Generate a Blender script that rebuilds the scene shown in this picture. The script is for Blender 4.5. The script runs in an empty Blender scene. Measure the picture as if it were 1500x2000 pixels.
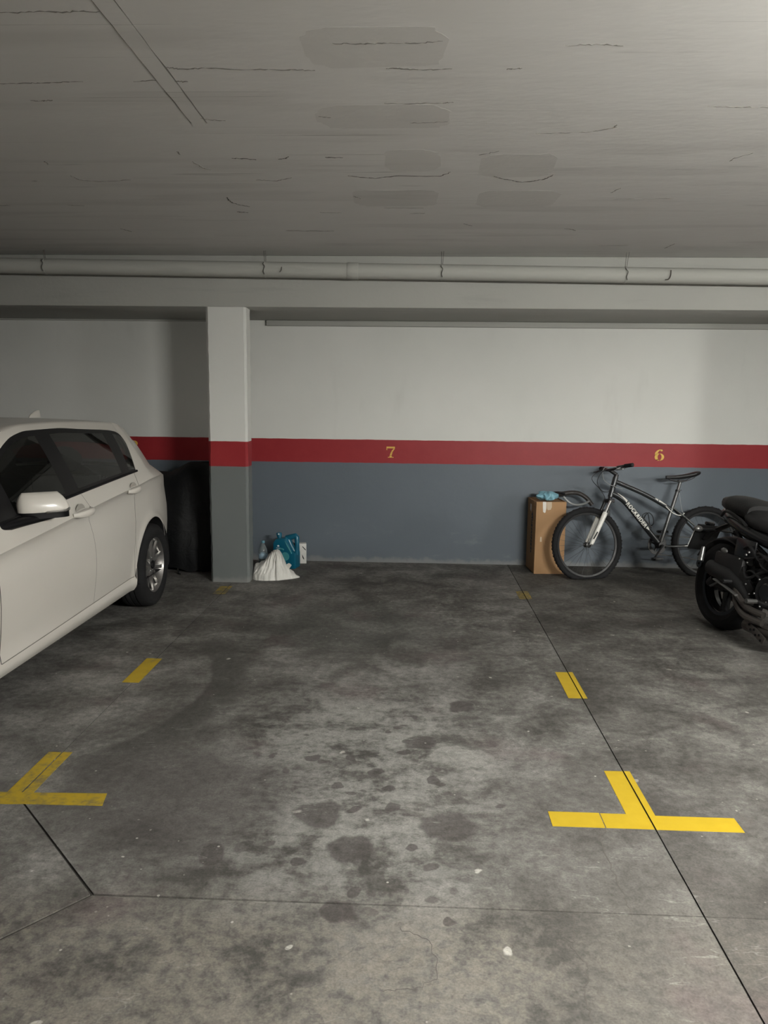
import bpy, bmesh, math, random
import numpy as np
from mathutils import Matrix, Vector, Euler

SC = bpy.context.scene
COL = SC.collection
PI = math.pi

# ------------------------------------------------------------------ camera, light, exposure
cam_d = bpy.data.cameras.new('camera')
cam = bpy.data.objects.new('camera', cam_d)
COL.objects.link(cam)
cam_d.sensor_fit = 'VERTICAL'
cam_d.sensor_height = 36.0
cam_d.sensor_width = 27.0
cam_d.lens = 27.0
cam_d.clip_start = 0.05
# eye height 1.57 m, looking about 8 degrees down and 2 degrees left of the stall axis
cam.matrix_world = Matrix(((0.9991266, -0.0170764, 0.0381380, 0.0),
                           (0.0402075, 0.1443516, -0.9887093, 0.0),
                           (0.0113784, 0.9893791, 0.1449121, 1.57),
                           (0, 0, 0, 1)))
SC.camera = cam
world = bpy.data.worlds.new('world')
SC.world = world
world.use_nodes = True
world.node_tree.nodes['Background'].inputs[0].default_value = (0.75, 0.8, 0.85, 1)
world.node_tree.nodes['Background'].inputs[1].default_value = 0.0
SC.view_settings.view_transform = 'Standard'
SC.view_settings.look = 'None'
SC.view_settings.gamma = 1.0
SC.view_settings.use_curve_mapping = False
SC.view_settings.exposure = 0.12
SC.cycles.max_bounces = 6
SC.cycles.diffuse_bounces = 3
SC.cycles.glossy_bounces = 4
SC.cycles.transparent_max_bounces = 10
# fluorescent battens of the garage: (x, y, watts-like strength)
# x, y, hanging height, turn, strength
LAMPS = [(2.40, 0.68, 2.16, 0, 1270.0), (7.40, 0.68, 2.16, 0, 1050.0)]
LAMP_COLOR = (1.0, 0.99, 0.93)

# ------------------------------------------------------------------ material helpers
class Sock:
    def __init__(s, g, k): s.g, s.k = g, k
    def __add__(s, o): return s.g.m('ADD', s, o)
    __radd__ = __add__
    def __sub__(s, o): return s.g.m('SUBTRACT', s, o)
    def __rsub__(s, o): return s.g.m('SUBTRACT', o, s)
    def __mul__(s, o): return s.g.m('MULTIPLY', s, o)
    __rmul__ = __mul__
    def __truediv__(s, o): return s.g.m('DIVIDE', s, o)

class Graph:
    def __init__(s, name):
        s.mat = bpy.data.materials.new(name)
        s.mat.use_nodes = True
        s.t = s.mat.node_tree
        s.bsdf = s.t.nodes['Principled BSDF']
    def put(s, inp, v):
        if isinstance(v, Sock): s.t.links.new(v.k, inp)
        elif inp.type == 'RGBA' and not isinstance(v, (int, float)): inp.default_value = (*v[:3], 1)
        else: inp.default_value = v
    def m(s, op, a, b=None, c=None, clamp=False):
        n = s.t.nodes.new('ShaderNodeMath'); n.operation = op; n.use_clamp = clamp
        for i, v in enumerate((a, b, c)):
            if v is not None: s.put(n.inputs[i], v)
        return Sock(s, n.outputs[0])
    def pos(s):
        return Sock(s, s.t.nodes.new('ShaderNodeNewGeometry').outputs['Position'])
    def obj(s):
        return Sock(s, s.t.nodes.new('ShaderNodeTexCoord').outputs['Object'])
    def xyz(s, v):
        n = s.t.nodes.new('ShaderNodeSeparateXYZ'); s.put(n.inputs[0], v)
        return [Sock(s, o) for o in n.outputs]
    def vec(s, x, y, z):
        n = s.t.nodes.new('ShaderNodeCombineXYZ')
        for i, v in enumerate((x, y, z)): s.put(n.inputs[i], v)
        return Sock(s, n.outputs[0])
    def noise(s, v, scale, detail=4, rough=0.55, dist=0.0, color=False):
        n = s.t.nodes.new('ShaderNodeTexNoise')
        s.put(n.inputs['Vector'], v)
        n.inputs['Scale'].default_value = scale; n.inputs['Detail'].default_value = detail
        n.inputs['Roughness'].default_value = rough; n.inputs['Distortion'].default_value = dist
        return Sock(s, n.outputs[1 if color else 0])
    def vor(s, v, scale, rand=1.0, out='Distance', feature='F1'):
        n = s.t.nodes.new('ShaderNodeTexVoronoi'); n.feature = feature
        s.put(n.inputs['Vector'], v)
        n.inputs['Scale'].default_value = scale; n.inputs['Randomness'].default_value = rand
        return Sock(s, n.outputs[out])
    def step(s, x, a, b, lo=0.0, hi=1.0):
        n = s.t.nodes.new('ShaderNodeMapRange'); n.interpolation_type = 'SMOOTHSTEP'
        s.put(n.inputs[0], x)
        rev = a > b
        if rev: a, b, lo, hi = b, a, hi, lo
        for i, v in ((1, a), (2, b), (3, lo), (4, hi)): s.put(n.inputs[i], v)
        return Sock(s, n.outputs[0])
    def mix(s, f, a, b):
        n = s.t.nodes.new('ShaderNodeMix'); n.data_type = 'RGBA'
        s.put(n.inputs[0], f); s.put(n.inputs[6], a); s.put(n.inputs[7], b)
        return Sock(s, n.outputs[2])
    def mulc(s, c, f):
        n = s.t.nodes.new('ShaderNodeMix'); n.data_type = 'RGBA'; n.blend_type = 'MULTIPLY'
        n.inputs[0].default_value = 1.0
        s.put(n.inputs[6], c)
        s.put(n.inputs[7], f if isinstance(f, Sock) else f)
        return Sock(s, n.outputs[2])
    def ramp(s, f, stops):
        n = s.t.nodes.new('ShaderNodeValToRGB'); s.put(n.inputs[0], f)
        e = n.color_ramp.elements
        while len(e) < len(stops): e.new(0.5)
        for q, (p, c) in zip(e, stops): q.position = p; q.color = (*c, 1)
        return Sock(s, n.outputs[0])
    def bump(s, h, strength=0.3, dist=0.01):
        n = s.t.nodes.new('ShaderNodeBump'); n.inputs['Strength'].default_value = strength
        n.inputs['Distance'].default_value = dist
        s.put(n.inputs['Height'], h); s.t.links.new(n.outputs[0], s.bsdf.inputs['Normal'])
    def out(s, color=None, rough=None, **kw):
        if color is not None: s.put(s.bsdf.inputs['Base Color'], color)
        if rough is not None: s.put(s.bsdf.inputs['Roughness'], rough)
        for k, v in kw.items(): s.put(s.bsdf.inputs[k.replace('_', ' ')], v)
        return s.mat

def mat(name, color, rough=0.5, metal=0.0, vary=0.12, scale=30.0, bump=0.0, **kw):
    """plain coloured material with a little procedural variation"""
    g = Graph(name)
    n = g.noise(g.obj(), scale, 4)
    lo = tuple(c * (1 - vary) for c in color); hi = tuple(min(1, c * (1 + vary)) for c in color)
    if bump: g.bump(n, bump, 0.004)
    return g.out(g.mix(n, lo, hi), rough, Metallic=metal, **kw)

# ------------------------------------------------------------------ mesh helpers
def rot(ax, deg): return Matrix.Rotation(math.radians(deg), 4, ax)
def tr(x, y=0, z=0): return Matrix.Translation((x, y, z))
def frame(o, x, z):
    """matrix with origin o, local x along x and local z near z"""
    x = Vector(x).normalized(); y = Vector(z).cross(x).normalized(); z = x.cross(y)
    return Matrix(((x.x, y.x, z.x, o[0]), (x.y, y.y, z.y, o[1]), (x.z, y.z, z.z, o[2]), (0, 0, 0, 1)))

class MB:
    def __init__(s): s.v, s.f = [], []
    def add(s, vs, fs, M=None):
        b = len(s.v)
        s.v += [tuple(M @ Vector(p)) if M is not None else tuple(p) for p in vs]
        s.f += [tuple(i + b for i in q) for q in fs]
        return s
    def box(s, c, d, M=None):
        x, y, z = d[0] / 2, d[1] / 2, d[2] / 2
        vs = [(c[0] + a * x, c[1] + b * y, c[2] + e * z) for e in (-1, 1) for b in (-1, 1) for a in (-1, 1)]
        return s.add(vs, [(0, 2, 3, 1), (4, 5, 7, 6), (0, 1, 5, 4), (2, 6, 7, 3), (0, 4, 6, 2), (1, 3, 7, 5)], M)
    def tube(s, pts, r, n=10, closed=False, cap=True, M=None, flat=1.0, upv=None):
        P = [Vector(p) for p in pts]; k = len(P)
        rs = r if isinstance(r, (list, tuple)) else [r] * k
        T = []
        for i in range(k):
            a = P[(i - 1) % k] if (closed or i > 0) else P[i]
            b = P[(i + 1) % k] if (closed or i < k - 1) else P[i]
            T.append((b - a).normalized())
        u = Vector(upv) if upv else (Vector((0, 0, 1)) if abs(T[0].z) < 0.9 else Vector((1, 0, 0)))
        vs = []
        for i in range(k):
            u = (u - T[i] * u.dot(T[i])).normalized(); w = T[i].cross(u)
            for j in range(n):
                a = 2 * PI * j / n
                vs.append(P[i] + (u * math.cos(a) * flat + w * math.sin(a)) * rs[i])
        fs = []
        for i in range(k if closed else k - 1):
            for j in range(n):
                a, b = i * n, ((i + 1) % k) * n
                fs.append((a + j, a + (j + 1) % n, b + (j + 1) % n, b + j))
        if cap and not closed:
            fs.append(tuple(range(n))[::-1]); fs.append(tuple((k - 1) * n + j for j in range(n)))
        return s.add(vs, fs, M)
    def lathe(s, prof, n=32, M=None, cap=False, a0=0.0, a1=2 * PI, closed=False):
        """revolve (r, h) around local z"""
        full = abs(a1 - a0 - 2 * PI) < 1e-6
        k = n if full else n + 1
        vs = [(r * math.cos(a0 + (a1 - a0) * j / n), r * math.sin(a0 + (a1 - a0) * j / n), h) for r, h in prof for j in range(k)]
        fs = []
        L = len(prof)
        for i in range(L if closed else L - 1):
            for j in range(n):
                a, b, jj = i * k, ((i + 1) % L) * k, (j + 1) % k
                fs.append((a + j, a + jj, b + jj, b + j))
        if cap:
            fs.append(tuple(range(k))[::-1]); fs.append(tuple((L - 1) * k + j for j in range(k)))
        return s.add(vs, fs, M)
    def prism(s, poly, z0, z1, M=None):
        n = len(poly)
        vs = [(x, y, z0) for x, y in poly] + [(x, y, z1) for x, y in poly]
        fs = [tuple(range(n))[::-1], tuple(range(n, 2 * n))] + [(i, (i + 1) % n, n + (i + 1) % n, n + i) for i in range(n)]
        return s.add(vs, fs, M)
    def grid(s, A, M=None, cu=False, cv=False, skip=None):
        R, Cn = len(A), len(A[0])
        vs = [p for row in A for p in row]
        fs = []
        for i in range(R if cu else R - 1):
            for j in range(Cn if cv else Cn - 1):
                if skip and skip(i, j): continue
                i2, j2 = (i + 1) % R, (j + 1) % Cn
                fs.append((i * Cn + j, i * Cn + j2, i2 * Cn + j2, i2 * Cn + j))
        return s.add(vs, fs, M)
    def ball(s, c, r, n=16, m=10, M=None):
        r = r if isinstance(r, (tuple, list)) else (r, r, r)
        A = [[(c[0] + r[0] * math.sin(PI * i / m) * math.cos(2 * PI * j / n), c[1] + r[1] * math.sin(PI * i / m) * math.sin(2 * PI * j / n),
               c[2] + r[2] * math.cos(PI * i / m)) for j in range(n)] for i in range(m + 1)]
        return s.grid(A, M, cv=True)
    def build(s, name, m, parent=None, bevel=0.0, seg=2, angle=35, weld=1e-5, recalc=True, matrix=None):
        me = bpy.data.meshes.new(name)
        bm = bmesh.new()
        vv = [bm.verts.new(p) for p in s.v]
        for q in s.f:
            if len(set(q)) > 2:
                try: bm.faces.new([vv[i] for i in q])
                except ValueError: pass
        if weld:
            bmesh.ops.remove_doubles(bm, verts=bm.verts, dist=weld)
            bmesh.ops.dissolve_degenerate(bm, edges=bm.edges, dist=1e-6)
        if recalc: bmesh.ops.recalc_face_normals(bm, faces=bm.faces)
        if bevel:
            es = [e for e in bm.edges if len(e.link_faces) == 2 and e.calc_face_angle(0) > math.radians(angle)]
            bmesh.ops.bevel(bm, geom=es, offset=bevel, segments=seg, profile=0.5, affect='EDGES', clamp_overlap=True)
        bm.to_mesh(me); bm.free()
        me.polygons.foreach_set('use_smooth', [True] * len(me.polygons))
        me.set_sharp_from_angle(angle=math.radians(angle))
        me.materials.append(m)
        return link(name, me, parent, matrix)

def link(name, data, parent=None, matrix=None):
    o = bpy.data.objects.new(name, data)
    COL.objects.link(o)
    if parent is not None: o.parent = parent
    if matrix is not None: o.matrix_local = matrix
    return o
def thing(name, label, cat, M=None, group=None):
    o = bpy.data.objects.new(name, None); COL.objects.link(o)
    o.empty_display_size = 0.1
    if M is not None: o.matrix_world = M
    return tag(o, label, cat, group)
def tag(o, label, cat, group=None):
    o['label'] = label; o['category'] = cat
    if group: o['group'] = group
    return o
def struct(o, label=None):
    o['kind'] = 'structure'
    if label: o['label'] = label
    return o
def stuff(o):
    o['kind'] = 'stuff'; return o
def strip(pts, w, z0, z1):
    """thin flat band along a 2-D polyline, w = width or list of widths"""
    P = [Vector((p[0], p[1])) for p in pts]; k = len(P)
    ws = w if isinstance(w, (list, tuple)) else [w] * k
    a, b = [], []
    for i in range(k):
        t = (P[min(i + 1, k - 1)] - P[max(i - 1, 0)]).normalized(); nrm = Vector((-t.y, t.x))
        a.append(P[i] + nrm * ws[i] / 2); b.append(P[i] - nrm * ws[i] / 2)
    mb = MB()
    A = [[(p.x, p.y, z0) for p in a], [(p.x, p.y, z1) for p in a], [(p.x, p.y, z1) for p in b], [(p.x, p.y, z0) for p in b]]
    mb.grid(A, cu=True)
    mb.add([A[0][0], A[1][0], A[2][0], A[3][0]], [(0, 1, 2, 3)]); mb.add([A[0][-1], A[1][-1], A[2][-1], A[3][-1]], [(0, 1, 2, 3)])
    return mb
def jitter(pts, seed, amp, sub=4):
    """subdivide a polyline and roughen it"""
    r = random.Random(seed); out = []
    for a, b in zip(pts[:-1], pts[1:]):
        for i in range(sub):
            t = i / sub
            k = amp if i else amp * 0.3
            out.append((a[0] + (b[0] - a[0]) * t + r.uniform(-k, k), a[1] + (b[1] - a[1]) * t + r.uniform(-k, k)))
    out.append(tuple(pts[-1]))
    return out
def pchip(xs, ys):
    xs, ys = np.array(xs, float), np.array(ys, float)
    o = np.argsort(xs); xs, ys = xs[o], ys[o]
    h = np.diff(xs); d = np.diff(ys) / h
    m = np.zeros(len(xs)); m[0], m[-1] = d[0], d[-1]
    for i in range(1, len(xs) - 1):
        if d[i - 1] * d[i] > 0:
            w1, w2 = 2 * h[i] + h[i - 1], h[i] + 2 * h[i - 1]
            m[i] = (w1 + w2) / (w1 / d[i - 1] + w2 / d[i])
    def f(x):
        x = min(max(x, xs[0]), xs[-1])
        i = min(max(int(np.searchsorted(xs, x)) - 1, 0), len(h) - 1)
        t = (x - xs[i]) / h[i]
        return float((2*t**3-3*t*t+1)*ys[i] + (t**3-2*t*t+t)*h[i]*m[i] + (-2*t**3+3*t*t)*ys[i+1] + (t**3-t*t)*h[i]*m[i+1])
    return f
def curve(pts, n=24):
    """smooth path through 3-D control points (Catmull-Rom)"""
    P = [Vector(p) for p in pts]; P = [2 * P[0] - P[1]] + P + [2 * P[-1] - P[-2]]
    out = []; segs = len(P) - 3
    per = max(2, n // segs)
    for i in range(segs):
        a, b, c, d = P[i:i + 4]
        for j in range(per):
            t = j / per
            out.append(0.5 * ((2 * b) + (c - a) * t + (2 * a - 5 * b + 4 * c - d) * t * t + (-a + 3 * b - 3 * c + d) * t ** 3))
    out.append(P[-2])
    return out
# ------------------------------------------------------------------ the setting
WALL_Y, ZC = 7.33, 2.712
XL, XR, YJ = -1.543, 0.920, 2.205           # saw-cut joints in the slab

def wall_paint(name, zr0, zr1, wear=1.0, g0=(0.098, 0.118, 0.140), g1=(0.125, 0.148, 0.172)):
    g = Graph(name)
    P = g.pos(); x, y, z = g.xyz(P)
    wob = (g.noise(P, 6, 4) - 0.5) * 0.010
    zz = z + wob
    n1 = g.noise(P, 1.3, 3, 0.6)
    white = g.mix(n1, (0.60, 0.605, 0.575), (0.70, 0.70, 0.67))
    white = g.mix(g.step(g.noise(g.vec(x * 3.0, y, z * 0.7), 1.5, 3), 0.58, 0.75) * 0.18, white, (0.45, 0.45, 0.42))
    red = g.mix(g.noise(P, 9, 2), (0.25, 0.014, 0.020), (0.30, 0.024, 0.028))
    grey = g.mix(n1, g0, g1)
    scuff = g.step(g.noise(g.vec(x * 2.0, y * 2.0, z * 5.0), 2.2, 4, 0.65), 0.56, 0.72) * g.step(z, 0.55, 0.0)
    grey = g.mix(scuff * 0.30 * wear, grey, (0.26, 0.27, 0.27))
    low = g.step(z + (g.noise(P, 12, 3) - 0.5) * 0.10, 0.06, 0.015)
    grey = g.mix(low * 0.6, grey, (0.24, 0.24, 0.23))
    col = g.mix(g.step(zz, zr0 - 0.002, zr0 + 0.002), grey, red)
    col = g.mix(g.step(zz, zr1 - 0.002, zr1 + 0.002), col, white)
    g.bump(g.noise(P, 20, 2), 0.10, 0.01)
    return g.out(col, g.step(zz, zr1 - 0.002, zr1 + 0.002, 0.48, 0.75), Specular_IOR_Level=0.35)

M_WALL = wall_paint('wall_paint', 0.968, 1.190)
M_PILLAR = wall_paint('pillar_paint', 0.999, 1.209, 0.5, (0.128, 0.142, 0.141), (0.152, 0.166, 0.163))

def plain_white(name, lo, hi):
    g = Graph(name); P = g.pos()
    x, y, z = g.xyz(P)
    n = g.noise(P, 1.1, 3, 0.62)
    c = g.mix(n, lo, hi)
    streak = g.step(g.noise(g.vec(x * 0.5, y * 3, z * 6), 2.5, 3, 0.6), 0.55, 0.75) * 0.22
    c = g.mix(streak, c, tuple(v * 0.72 for v in lo))
    g.bump(g.noise(P, 30, 2), 0.15, 0.01)
    return g.out(c, 0.75, Specular_IOR_Level=0.3)
M_BEAM = plain_white('beam_paint', (0.36, 0.36, 0.335), (0.43, 0.43, 0.40))

def ceiling_mat():
    g = Graph('ceiling_concrete_paint'); P = g.pos(); x, y, z = g.xyz(P)
    big = g.noise(P, 0.55, 3, 0.6); mid = g.noise(g.vec(x, y * 2.2, z), 1.8, 5, 0.62)
    c = g.mix(big * 0.5 + mid * 0.5, (0.62, 0.605, 0.585), (0.78, 0.770, 0.752))
    c = g.mix(g.step(g.noise(g.vec(x * 0.35, y * 3.0, 3.0), 1.6, 2), 0.53, 0.66) * 0.28, c, (0.47, 0.455, 0.435))
    # faint imprints of the formwork boards
    ln = g.m('ABSOLUTE', g.noise(g.vec(x * 0.05, y * 5.5, 7.0), 1.0, 2, 0.4) - 0.5)
    gate = g.step(g.noise(g.vec(x * 1.2, y * 5.0, 1.0), 1.0, 3, 0.6), 0.52, 0.62)
    c = g.mix(g.step(ln, 0.006, 0.0) * gate * 0.45, c, (0.22, 0.21, 0.20))
    g.bump(g.noise(g.vec(x, y * 2.2, z), 9, 2, 0.6), 0.15, 0.012)
    return g.out(c, 0.72, Specular_IOR_Level=0.3)
M_CEIL = ceiling_mat()
M_PATCH = plain_white('ceiling_patch_paint', (0.575, 0.56, 0.54), (0.678, 0.666, 0.643))
M_CRACK = mat('crack_dirt', (0.085, 0.078, 0.07), 0.95, vary=0.4)
M_CRACK2 = mat('crack_dirt_faint', (0.22, 0.21, 0.195), 0.95, vary=0.3)

def floor_mat():
    g = Graph('stained_concrete'); P = g.pos(); x, y, z = g.xyz(P)
    dv = g.noise(P, 2.4, 2, 0.6, color=True)
    dx, dy, dz = g.xyz(dv)
    wx, wy = x + (dx - 0.5) * 0.35, y + (dy - 0.5) * 0.35     # wandering outline
    fx, fy, fz = g.xyz(g.noise(P, 9, 2, 0.6, color=True))
    sx, sy = x + (fx - 0.5) * 0.085, y + (fy - 0.5) * 0.085
    n1 = g.noise(P, 0.9, 3, 0.62); n2 = g.noise(P, 3.6, 5, 0.70, 0.6); n3 = g.noise(P, 22, 3, 0.68); n4 = g.noise(P, 140, 1)
    c = g.ramp(n1 * 0.34 + n2 * 0.42 + n3 * 0.24, [(0.40, (0.066, 0.063, 0.058)), (0.47, (0.112, 0.108, 0.100)), (0.53, (0.165, 0.160, 0.150)), (0.62, (0.262, 0.255, 0.239))])
    def ell(cx, cy, rx, ry, a, b, X=wx, Y=wy):
        u = (X - cx) * (1 / rx); v = (Y - cy) * (1 / ry)
        return g.step(g.m('SQRT', u * u + v * v), b, a)
    # drier, paler concrete in the middle of the stall and in the aisle
    strok = g.noise(g.vec(x * 5.0, y * 13.0, 2.0), 1.0, 4, 0.7)
    pale = ell(-0.18, 3.15, 0.78, 1.25, 0.35, 1.1) * g.step(n2 * 0.45 + n3 * 0.2 + strok * 0.35, 0.43, 0.56)
    c = g.mix(pale * 0.74, c, (0.30, 0.296, 0.278))
    aisle = g.step(y, 2.35, 2.0)
    c = g.mix(aisle * g.step(n2 * 0.5 + n3 * 0.5, 0.40, 0.60) * 0.75, c, (0.200, 0.181, 0.153))
    right = ell(2.2, 4.2, 0.9, 1.2, 0.5, 1.1) * g.step(n2, 0.48, 0.62)
    c = g.mix(right * 0.45, c, (0.27, 0.262, 0.245))
    # dark polished tyre arc, grimy zones, and one zone painted to offset lamp light
    rr = g.m('SQRT', (x + 2.3) * (x + 2.3) + (y - 3.95) * (y - 3.95)) + (fx - 0.5) * 0.05
    arc = g.step(rr, 1.165, 1.20) * g.step(rr, 1.46, 1.30) * g.step(y, 2.95, 3.3) * g.step(y, 5.0, 4.4)
    c = g.mix(arc * 0.80, c, (0.062, 0.060, 0.055))
    grime_and_dim = ell(-0.45, 5.25, 0.75, 0.75, 0.5, 1.1)
    c = g.mix(grime_and_dim * 0.42, c, (0.072, 0.076, 0.070))
    grime_and_dim = ell(-0.95, 2.85, 0.60, 0.55, 0.4, 1.15)
    c = g.mix(grime_and_dim * 0.62, c, (0.085, 0.078, 0.076))
    grime_and_dim = ell(0.75, 2.75, 0.7, 0.7, 0.4, 1.1)
    c = g.mix(grime_and_dim * 0.30, c, (0.105, 0.098, 0.093))
    grime_and_dim = ell(0.85, 1.95, 0.62, 0.75, 0.3, 1.15)  # painted darkening where the near lamp lights the floor too brightly
    c = g.mix(grime_and_dim * 0.62, c, (0.092, 0.087, 0.080))
    # oil drops and blots
    spots = [(-0.20, 2.497, .085), (0.149, 2.665, .10), (-0.212, 2.167, .055), (-0.678, 2.447, .05), (-0.168, 2.257, .03), (-0.34, 2.727, .10),
             (-0.427, 3.186, .032), (-0.247, 3.198, .02), (-0.021, 3.262, .028), (-0.202, 2.763, .022), (-0.105, 2.397, .018), (-0.378, 2.419, .03),
             (0.263, 3.806, .07), (0.137, 2.133, .022), (0.048, 3.371, .075), (-0.079, 2.936, .03), (-0.29, 2.95, .028), (-0.06, 2.80, .03),
             (0.02, 2.52, .025), (-0.14, 3.08, .035), (0.10, 3.02, .03)]
    best = None
    for cx, cy, r in spots:
        u, v = (sx - cx) * (1 / r), (sy - cy) * (1 / r)
        d = g.m('SQRT', u * u + v * v)
        best = d if best is None else g.m('MINIMUM', best, d)
    c = g.mix(g.step(best, 1.12, 0.85) * 0.74, c, (0.064, 0.057, 0.055))
    drops = g.step(g.vor(g.vec(sx, sy * 1.15, 0.0), 9.5), 0.24, 0.17) * ell(-0.10, 2.95, 0.80, 1.05, 0.6, 1.0) * g.step(g.noise(P, 3.1, 2), 0.46, 0.53)
    c = g.mix(drops * 0.70, c, (0.075, 0.068, 0.064))
    # purple-brown tint of old spills
    tint = g.step(g.noise(P, 1.7, 4), 0.56, 0.70)
    c = g.mix(tint * 0.34, c, (0.135, 0.098, 0.100))
    # chips, flecks and scratches
    fleck = g.step(g.vor(g.vec(sx, sy, 0.0), 4.6), 0.07, 0.045) * g.step(g.noise(P, 1.3, 2), 0.44, 0.52)
    fleck2 = g.step(g.vor(P, 15.0), 0.085, 0.05) * g.step(g.noise(P, 2.7, 2), 0.52, 0.60)
    c = g.mix(g.m('MAXIMUM', fleck, fleck2) * 0.8, c, (0.50, 0.48, 0.44))
    scr = g.step(g.m('ABSOLUTE', g.noise(g.vec(x * 1.2 + y * 0.5, y * 2.2, 0.0), 1.6, 3, 0.7) - 0.5), 0.006, 0.0)
    c = g.mix(scr * 0.30, c, (0.075, 0.07, 0.066))
    scr2 = g.step(g.m('ABSOLUTE', g.noise(g.vec(x * 0.8, y * 3.0, 5.0), 2.6, 3, 0.65) - 0.5), 0.008, 0.0) * g.step(n2, 0.5, 0.6)
    c = g.mix(scr2 * 0.35, c, (0.34, 0.335, 0.315))
    grit = g.noise(P, 34, 4, 0.82, 0.4)
    c = g.mulc(c, g.ramp(grit * 0.65 + n4 * 0.35, [(0.30, (0.60, 0.59, 0.58)), (0.48, (0.90, 0.90, 0.90)), (0.66, (1.22, 1.21, 1.19))]))
    c = g.mulc(c, g.ramp(g.step(x, XR - 0.001, XR + 0.001), [(0.0, (0.97, 0.97, 0.97)), (1.0, (0.70, 0.695, 0.69))]))      # the pour right of the joint is darker
    pits = g.step(g.vor(P, 28.0), 0.16, 0.06) * g.step(g.noise(P, 4.3, 2), 0.50, 0.60)
    c = g.mix(pits * 0.45, c, (0.07, 0.066, 0.06))
    g.bump(g.noise(P, 18, 2, 0.7), 0.12, 0.01)
    rough = g.step(n2, 0.35, 0.65, 0.68, 0.88)
    return g.out(c, rough, Specular_IOR_Level=0.22)
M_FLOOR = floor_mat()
M_JOINT = mat('joint_dirt', (0.025, 0.023, 0.02), 0.95)

# floor: a sunk base and five saw-cut slabs with real gaps between them
X0, X1, Y0 = -9.0, 10.0, -6.5
base = struct(MB().box(((X0 + X1) / 2, (Y0 + WALL_Y) / 2, -0.115), (X1 - X0, WALL_Y - Y0, 0.22)).build('floor', M_JOINT), 'stained grey concrete garage floor cut by narrow joints')
g2 = 0.0028
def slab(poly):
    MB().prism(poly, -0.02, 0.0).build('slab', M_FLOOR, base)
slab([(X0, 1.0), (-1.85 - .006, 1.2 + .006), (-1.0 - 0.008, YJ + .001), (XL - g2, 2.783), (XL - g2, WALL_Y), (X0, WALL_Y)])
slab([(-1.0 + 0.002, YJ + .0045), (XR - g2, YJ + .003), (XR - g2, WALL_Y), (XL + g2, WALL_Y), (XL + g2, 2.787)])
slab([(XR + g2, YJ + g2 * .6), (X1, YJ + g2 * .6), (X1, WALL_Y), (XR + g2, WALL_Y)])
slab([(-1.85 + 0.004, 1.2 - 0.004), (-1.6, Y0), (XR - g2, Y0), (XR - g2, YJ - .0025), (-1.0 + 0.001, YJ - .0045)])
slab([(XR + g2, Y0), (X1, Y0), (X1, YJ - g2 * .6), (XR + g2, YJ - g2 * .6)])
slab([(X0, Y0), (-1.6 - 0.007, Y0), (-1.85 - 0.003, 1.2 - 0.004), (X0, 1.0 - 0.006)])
for i, (pts, w) in enumerate([
    ([(0.735, 2.70), (0.726, 2.66), (0.693, 2.629), (0.695, 2.488), (0.698, 2.319), (0.698, 2.21)], 0.0035),
    ([(0.516, 2.191), (0.499, 2.092), (0.482, 2.059), (0.511, 1.988), (0.496, 1.91), (0.483, 1.891), (0.478, 1.82), (0.476, 1.77), (0.46, 1.5)], 0.005),
    ([(-0.02, 2.10), (0.06, 2.06), (0.09, 1.98), (0.085, 1.90), (0.02, 1.86), (-0.06, 1.85)], 0.002),
    ([(-1.20, 4.60), (-0.6, 4.62), (0.2, 4.63), (0.8, 4.64)], 0.003)]):
    P = jitter(pts, i, 0.006 if i < 3 else 0.003, 6)
    r = random.Random(i)
    strip(P, [w * r.uniform(0.5, 1.2) for _ in P], -0.003, 0.0006).build('crack', M_CRACK, base)

# walls
struct(MB().box(((X0 + X1) / 2, WALL_Y + 0.1, ZC / 2), (X1 - X0, 0.2, ZC)).build('wall_back', M_WALL), 'white wall with red stripe over grey dado')
struct(MB().box((X0 - 0.1, (Y0 + WALL_Y) / 2, ZC / 2), (0.2, WALL_Y - Y0, ZC)).build('wall_left', M_WALL))
struct(MB().box((X1 + 0.1, (Y0 + WALL_Y) / 2, ZC / 2), (0.2, WALL_Y - Y0, ZC)).build('wall_right', M_WALL))
struct(MB().box(((X0 + X1) / 2, Y0 - 0.1, ZC / 2), (X1 - X0, 0.2, ZC)).build('wall_front', M_WALL))
ceil = struct(MB().box(((X0 + X1) / 2, (Y0 + WALL_Y) / 2, ZC + 0.1), (X1 - X0, WALL_Y - Y0, 0.2)).build('ceiling', M_CEIL), 'painted concrete ceiling with board marks and cracks')

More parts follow.
